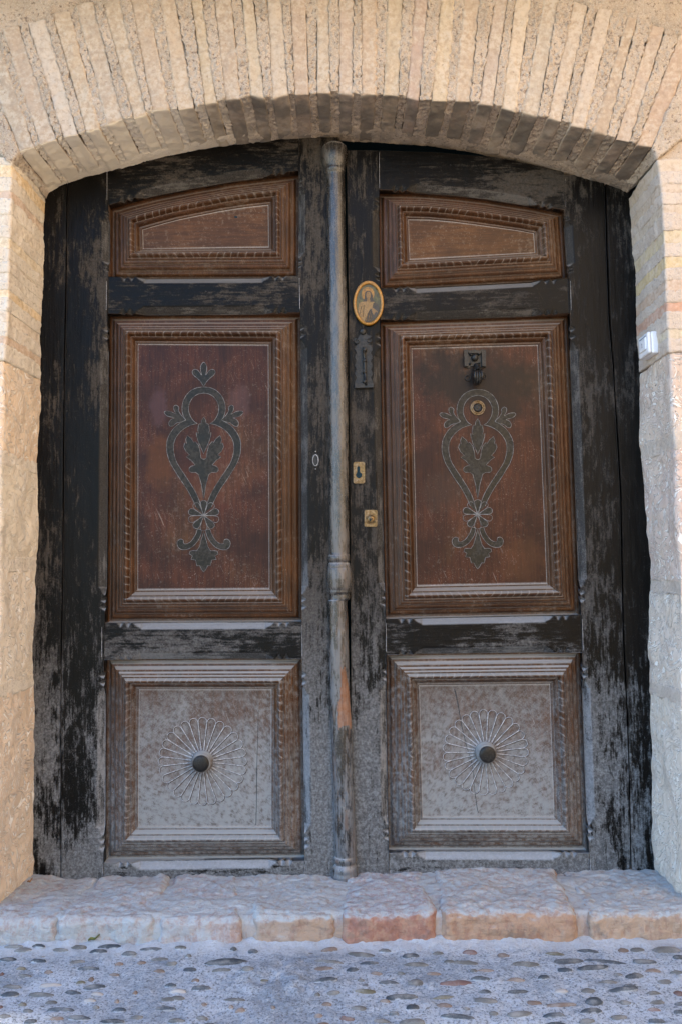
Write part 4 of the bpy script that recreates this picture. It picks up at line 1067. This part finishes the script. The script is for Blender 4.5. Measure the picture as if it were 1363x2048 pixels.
# crack in the lower right panel and split in the left one
def crack(pts, leaf):
    w_ = Wp(smooth_poly(pts, 5, False), FD-.0001); V, F = tube(w_, .0008, 5); obj('crack', V, F, MDARK, leaf)
crack([(908,1378),(914,1405),(920,1440),(930,1485),(944,1535),(947,1570),(952,1610),(955,1625)], pRB)
crack([(517,1420),(516,1460),(514,1530),(513,1600),(512,1650)], pLB)
crack([(1245,1255),(1250,1340),(1257,1440),(1259,1540),(1261,1640),(1262,1745)], right)

# ================================================================== small things
# oval picture
pic = empty('oval_picture', tuple(W(736, 650, -.006)))
tag(pic, 'small oval amber-rimmed religious picture of a robed figure on the right leaf', 'picture', kind='thing')
el = lambda rx, ry, n=48, cx_=736, cy_=606.8: [(cx_+rx*math.cos(2*math.pi*k/n), cy_+ry*math.sin(2*math.pi*k/n)) for k in range(n)]
flat('back_board', el(30, 44), .004, .006, MGOLD, pic)
V, F = tube(Wp(el(27.4, 41.2, 64), -.0035), .0052, 10, True); obj('rim', V, F, MGOLD, pic)
MPICB = mat_simple('olive_picture_ground', (.062, .052, .006), .4, 0, .5, .6, 0, 90)
MHALO = mat_simple('ochre_halo', (.24, .115, .008), .4, 0, .5, .5, 0, 160)
MHAIR = mat_simple('dark_brown_print', (.028, .018, .005), .4, 0, .5, .4, 0, 160)
MSKIN = mat_simple('ochre_skin_print', (.16, .085, .018), .4, 0, .5, .3, 0, 200)
MROBE = mat_simple('pale_robe_print', (.20, .115, .030), .4, 0, .5, .5, 0, 260)
flat('picture_ground', el(25.5, 39.3), -.002, .0006, MPICB, pic)
flat('halo', el(12.5, 14, 32, 735, 588), -.0026, .0003, MHALO, pic)
flat('hair', smooth_poly([(736,581.5),(741,584),(743.5,590),(745,598),(747.5,604),(742,606),(731,606),(725,604),(728,596),(728.5,588),(731,583)], 3), -.0029, .0003, MHAIR, pic)
flat('face', el(4.6, 7.2, 24, 736, 590.5), -.0032, .0003, MSKIN, pic)
flat('neck', [(733.5,596),(738.5,596),(740,606),(732,606)], -.0031, .00025, MSKIN, pic)
flat('robe', smooth_poly([(731,603),(740,604),(748,604),(744,612),(746,618),(743,634),(740,641),(730,643.5),(722,638),(715.5,624),(717,609),(722,604)], 3), -.0033, .0003, MROBE, pic)
flat('mantle', smooth_poly([(746,606),(752,606),(757,613),(757,624),(750,636),(742,643),(733,646),(728,644),(733,632),(738,620),(744,616)], 3), -.0036, .0003, MHAIR, pic)
flat('hand', smooth_poly([(742,616),(747,617),(753,622),(755,625),(750,624),(747,630),(744,626)], 2), -.0040, .0003, MSKIN, pic)
for x0, y0, x1, y1 in ((735,625,731,641),(739,622,736,642),(722,612,719,628),(727,610,725,634),(742,628,740,640)):
    V, F = tube(Wp([(x0, y0), (x1, y1)], -.0040), .0006, 5); obj('robe_fold', V, F, MHAIR if x0 < 730 else MHALO, pic)

# doorbell on the right reveal
bz0, bz1 = None, None
def on_reveal(side, z, y):
    t = (y-WY)/(0-WY); return x_at(wFR, z)*(1-t)+x_at(wDR, z)*t
zt, zb = W(1297, 664, -.16)[2], W(1297, 708, -.16)[2]
bell = empty('doorbell', (on_reveal(1, (zt+zb)/2, -.13)-.01, -.13, zb))
tag(bell, 'white plastic doorbell push on the right stone reveal', 'doorbell', kind='thing')
def bellbox(y0, y1, z0, z1, d0, d1, mat, name, r=.003, dark=None):
    xr0 = lambda z, y: on_reveal(1, z, y)
    c = np.zeros((2, 2, 2, 3))
    for i, d in enumerate((d1, d0)):
        for j, y in enumerate((y0, y1)):
            for k, z in enumerate((z0, z1)): c[i, j, k] = (xr0(z, y)-d, y, z)
    V, F = block(c, .006, r, ()); return obj(name, V, F, mat, bell)
h = zt-zb
bellbox(-.172, -.085, zb, zt, -.004, .020, MWHITE, 'back_box')
bellbox(-.171, -.086, zb+.001, zt-.001, .0205, .031, MWHITE, 'cover')
bellbox(-.155, -.100, zb+h*.22, zb+h*.80, .0305, .0345, MWHITE, 'push_button', .0015)
bellbox(-.156, -.099, zb+h*.83, zb+h*.86, .0300, .0316, MDARK, 'slot', .0003)
# bell symbol on the push
sx = lambda y, z: (on_reveal(1, z, y)-.0349, y, z)
zc_ = zb+h*.5
sym = [(-.1235, zc_-.006), (-.1245, zc_-.002), (-.125, zc_+.004), (-.1275, zc_+.007), (-.130, zc_+.004), (-.1305, zc_-.002), (-.1315, zc_-.006)]
V, F = tube([sx(y, z) for y, z in sym], .0006, 5, True, axis=(1, 0, 0)); obj('bell_symbol', V, F, mat_simple('grey_print', (.25, .25, .27), .5), bell)

# fallen leaf on the ground, crumbs on the sill
def leaf_thing(name, px, py, z, L, colr, rz, label, ground_z=None):
    p = WG(px, py, z)
    n = 9; V, F = [], []
    for i in range(n):
        t = i/(n-1); wd = math.sin(math.pi*min(1, t*1.05))**.8*L*.20
        for j, s_ in enumerate((-1, -.4, 0, .4, 1)):
            V.append((p[0]+math.cos(rz)*(t-.5)*L-math.sin(rz)*s_*wd, p[1]+math.sin(rz)*(t-.5)*L+math.cos(rz)*s_*wd, z+.003+.006*abs(s_)+.010*t*t+.002*math.sin(t*9)))
    F = grid_faces(n, 5)
    o = obj(name, V, F, mat_simple(name+'_blade', colr, .6), None, org=(p[0], p[1], z)); tag(o, label, 'leaf', kind='thing')
leaf_thing('fallen_leaf', 189, 1883, .012, .032, (.12, .14, .02), .35, 'curled green leaf lying on the cobbles below the left sill stones')
leaf_thing('dry_leaf', 60, 1768, .070, .016, (.30, .15, .06), .1, 'tiny dry brown leaf in the left corner of the sill')

# ================================================================== unseen wall and eaves, added to shape the light
def strux(name, V, F, mat): o = obj(name, V, F, mat); tag(o, kind='structure'); return o
def slab(x0, y0, x1, y1, z1, th=.3):
    d = np.array([x1-x0, y1-y0]); n = np.array([d[1], -d[0]])/np.hypot(*d)*th
    q = [(x0, y0), (x1, y1), (x1+n[0], y1+n[1]), (x0+n[0], y0+n[1])]
    V = [(x, y, z) for z in (-.1, z1) for x, y in q]
    return np.array(V, float), [(0,3,2,1),(4,5,6,7),(0,1,5,4),(1,2,6,5),(2,3,7,6),(3,0,4,7)]
V, F = slab(1.0, -6.0, 2.7, -.8, 5.0)
strux('bounce_wall', V, F, MOUT)  # added out of view, angled to throw warm bounce from the right
V, F = box(-9, 9, -.60, WY+.02, 2.92, 3.05)
strux('sky_shade_board', V, F, MOUT2)  # added out of view to keep high sky off the upper door
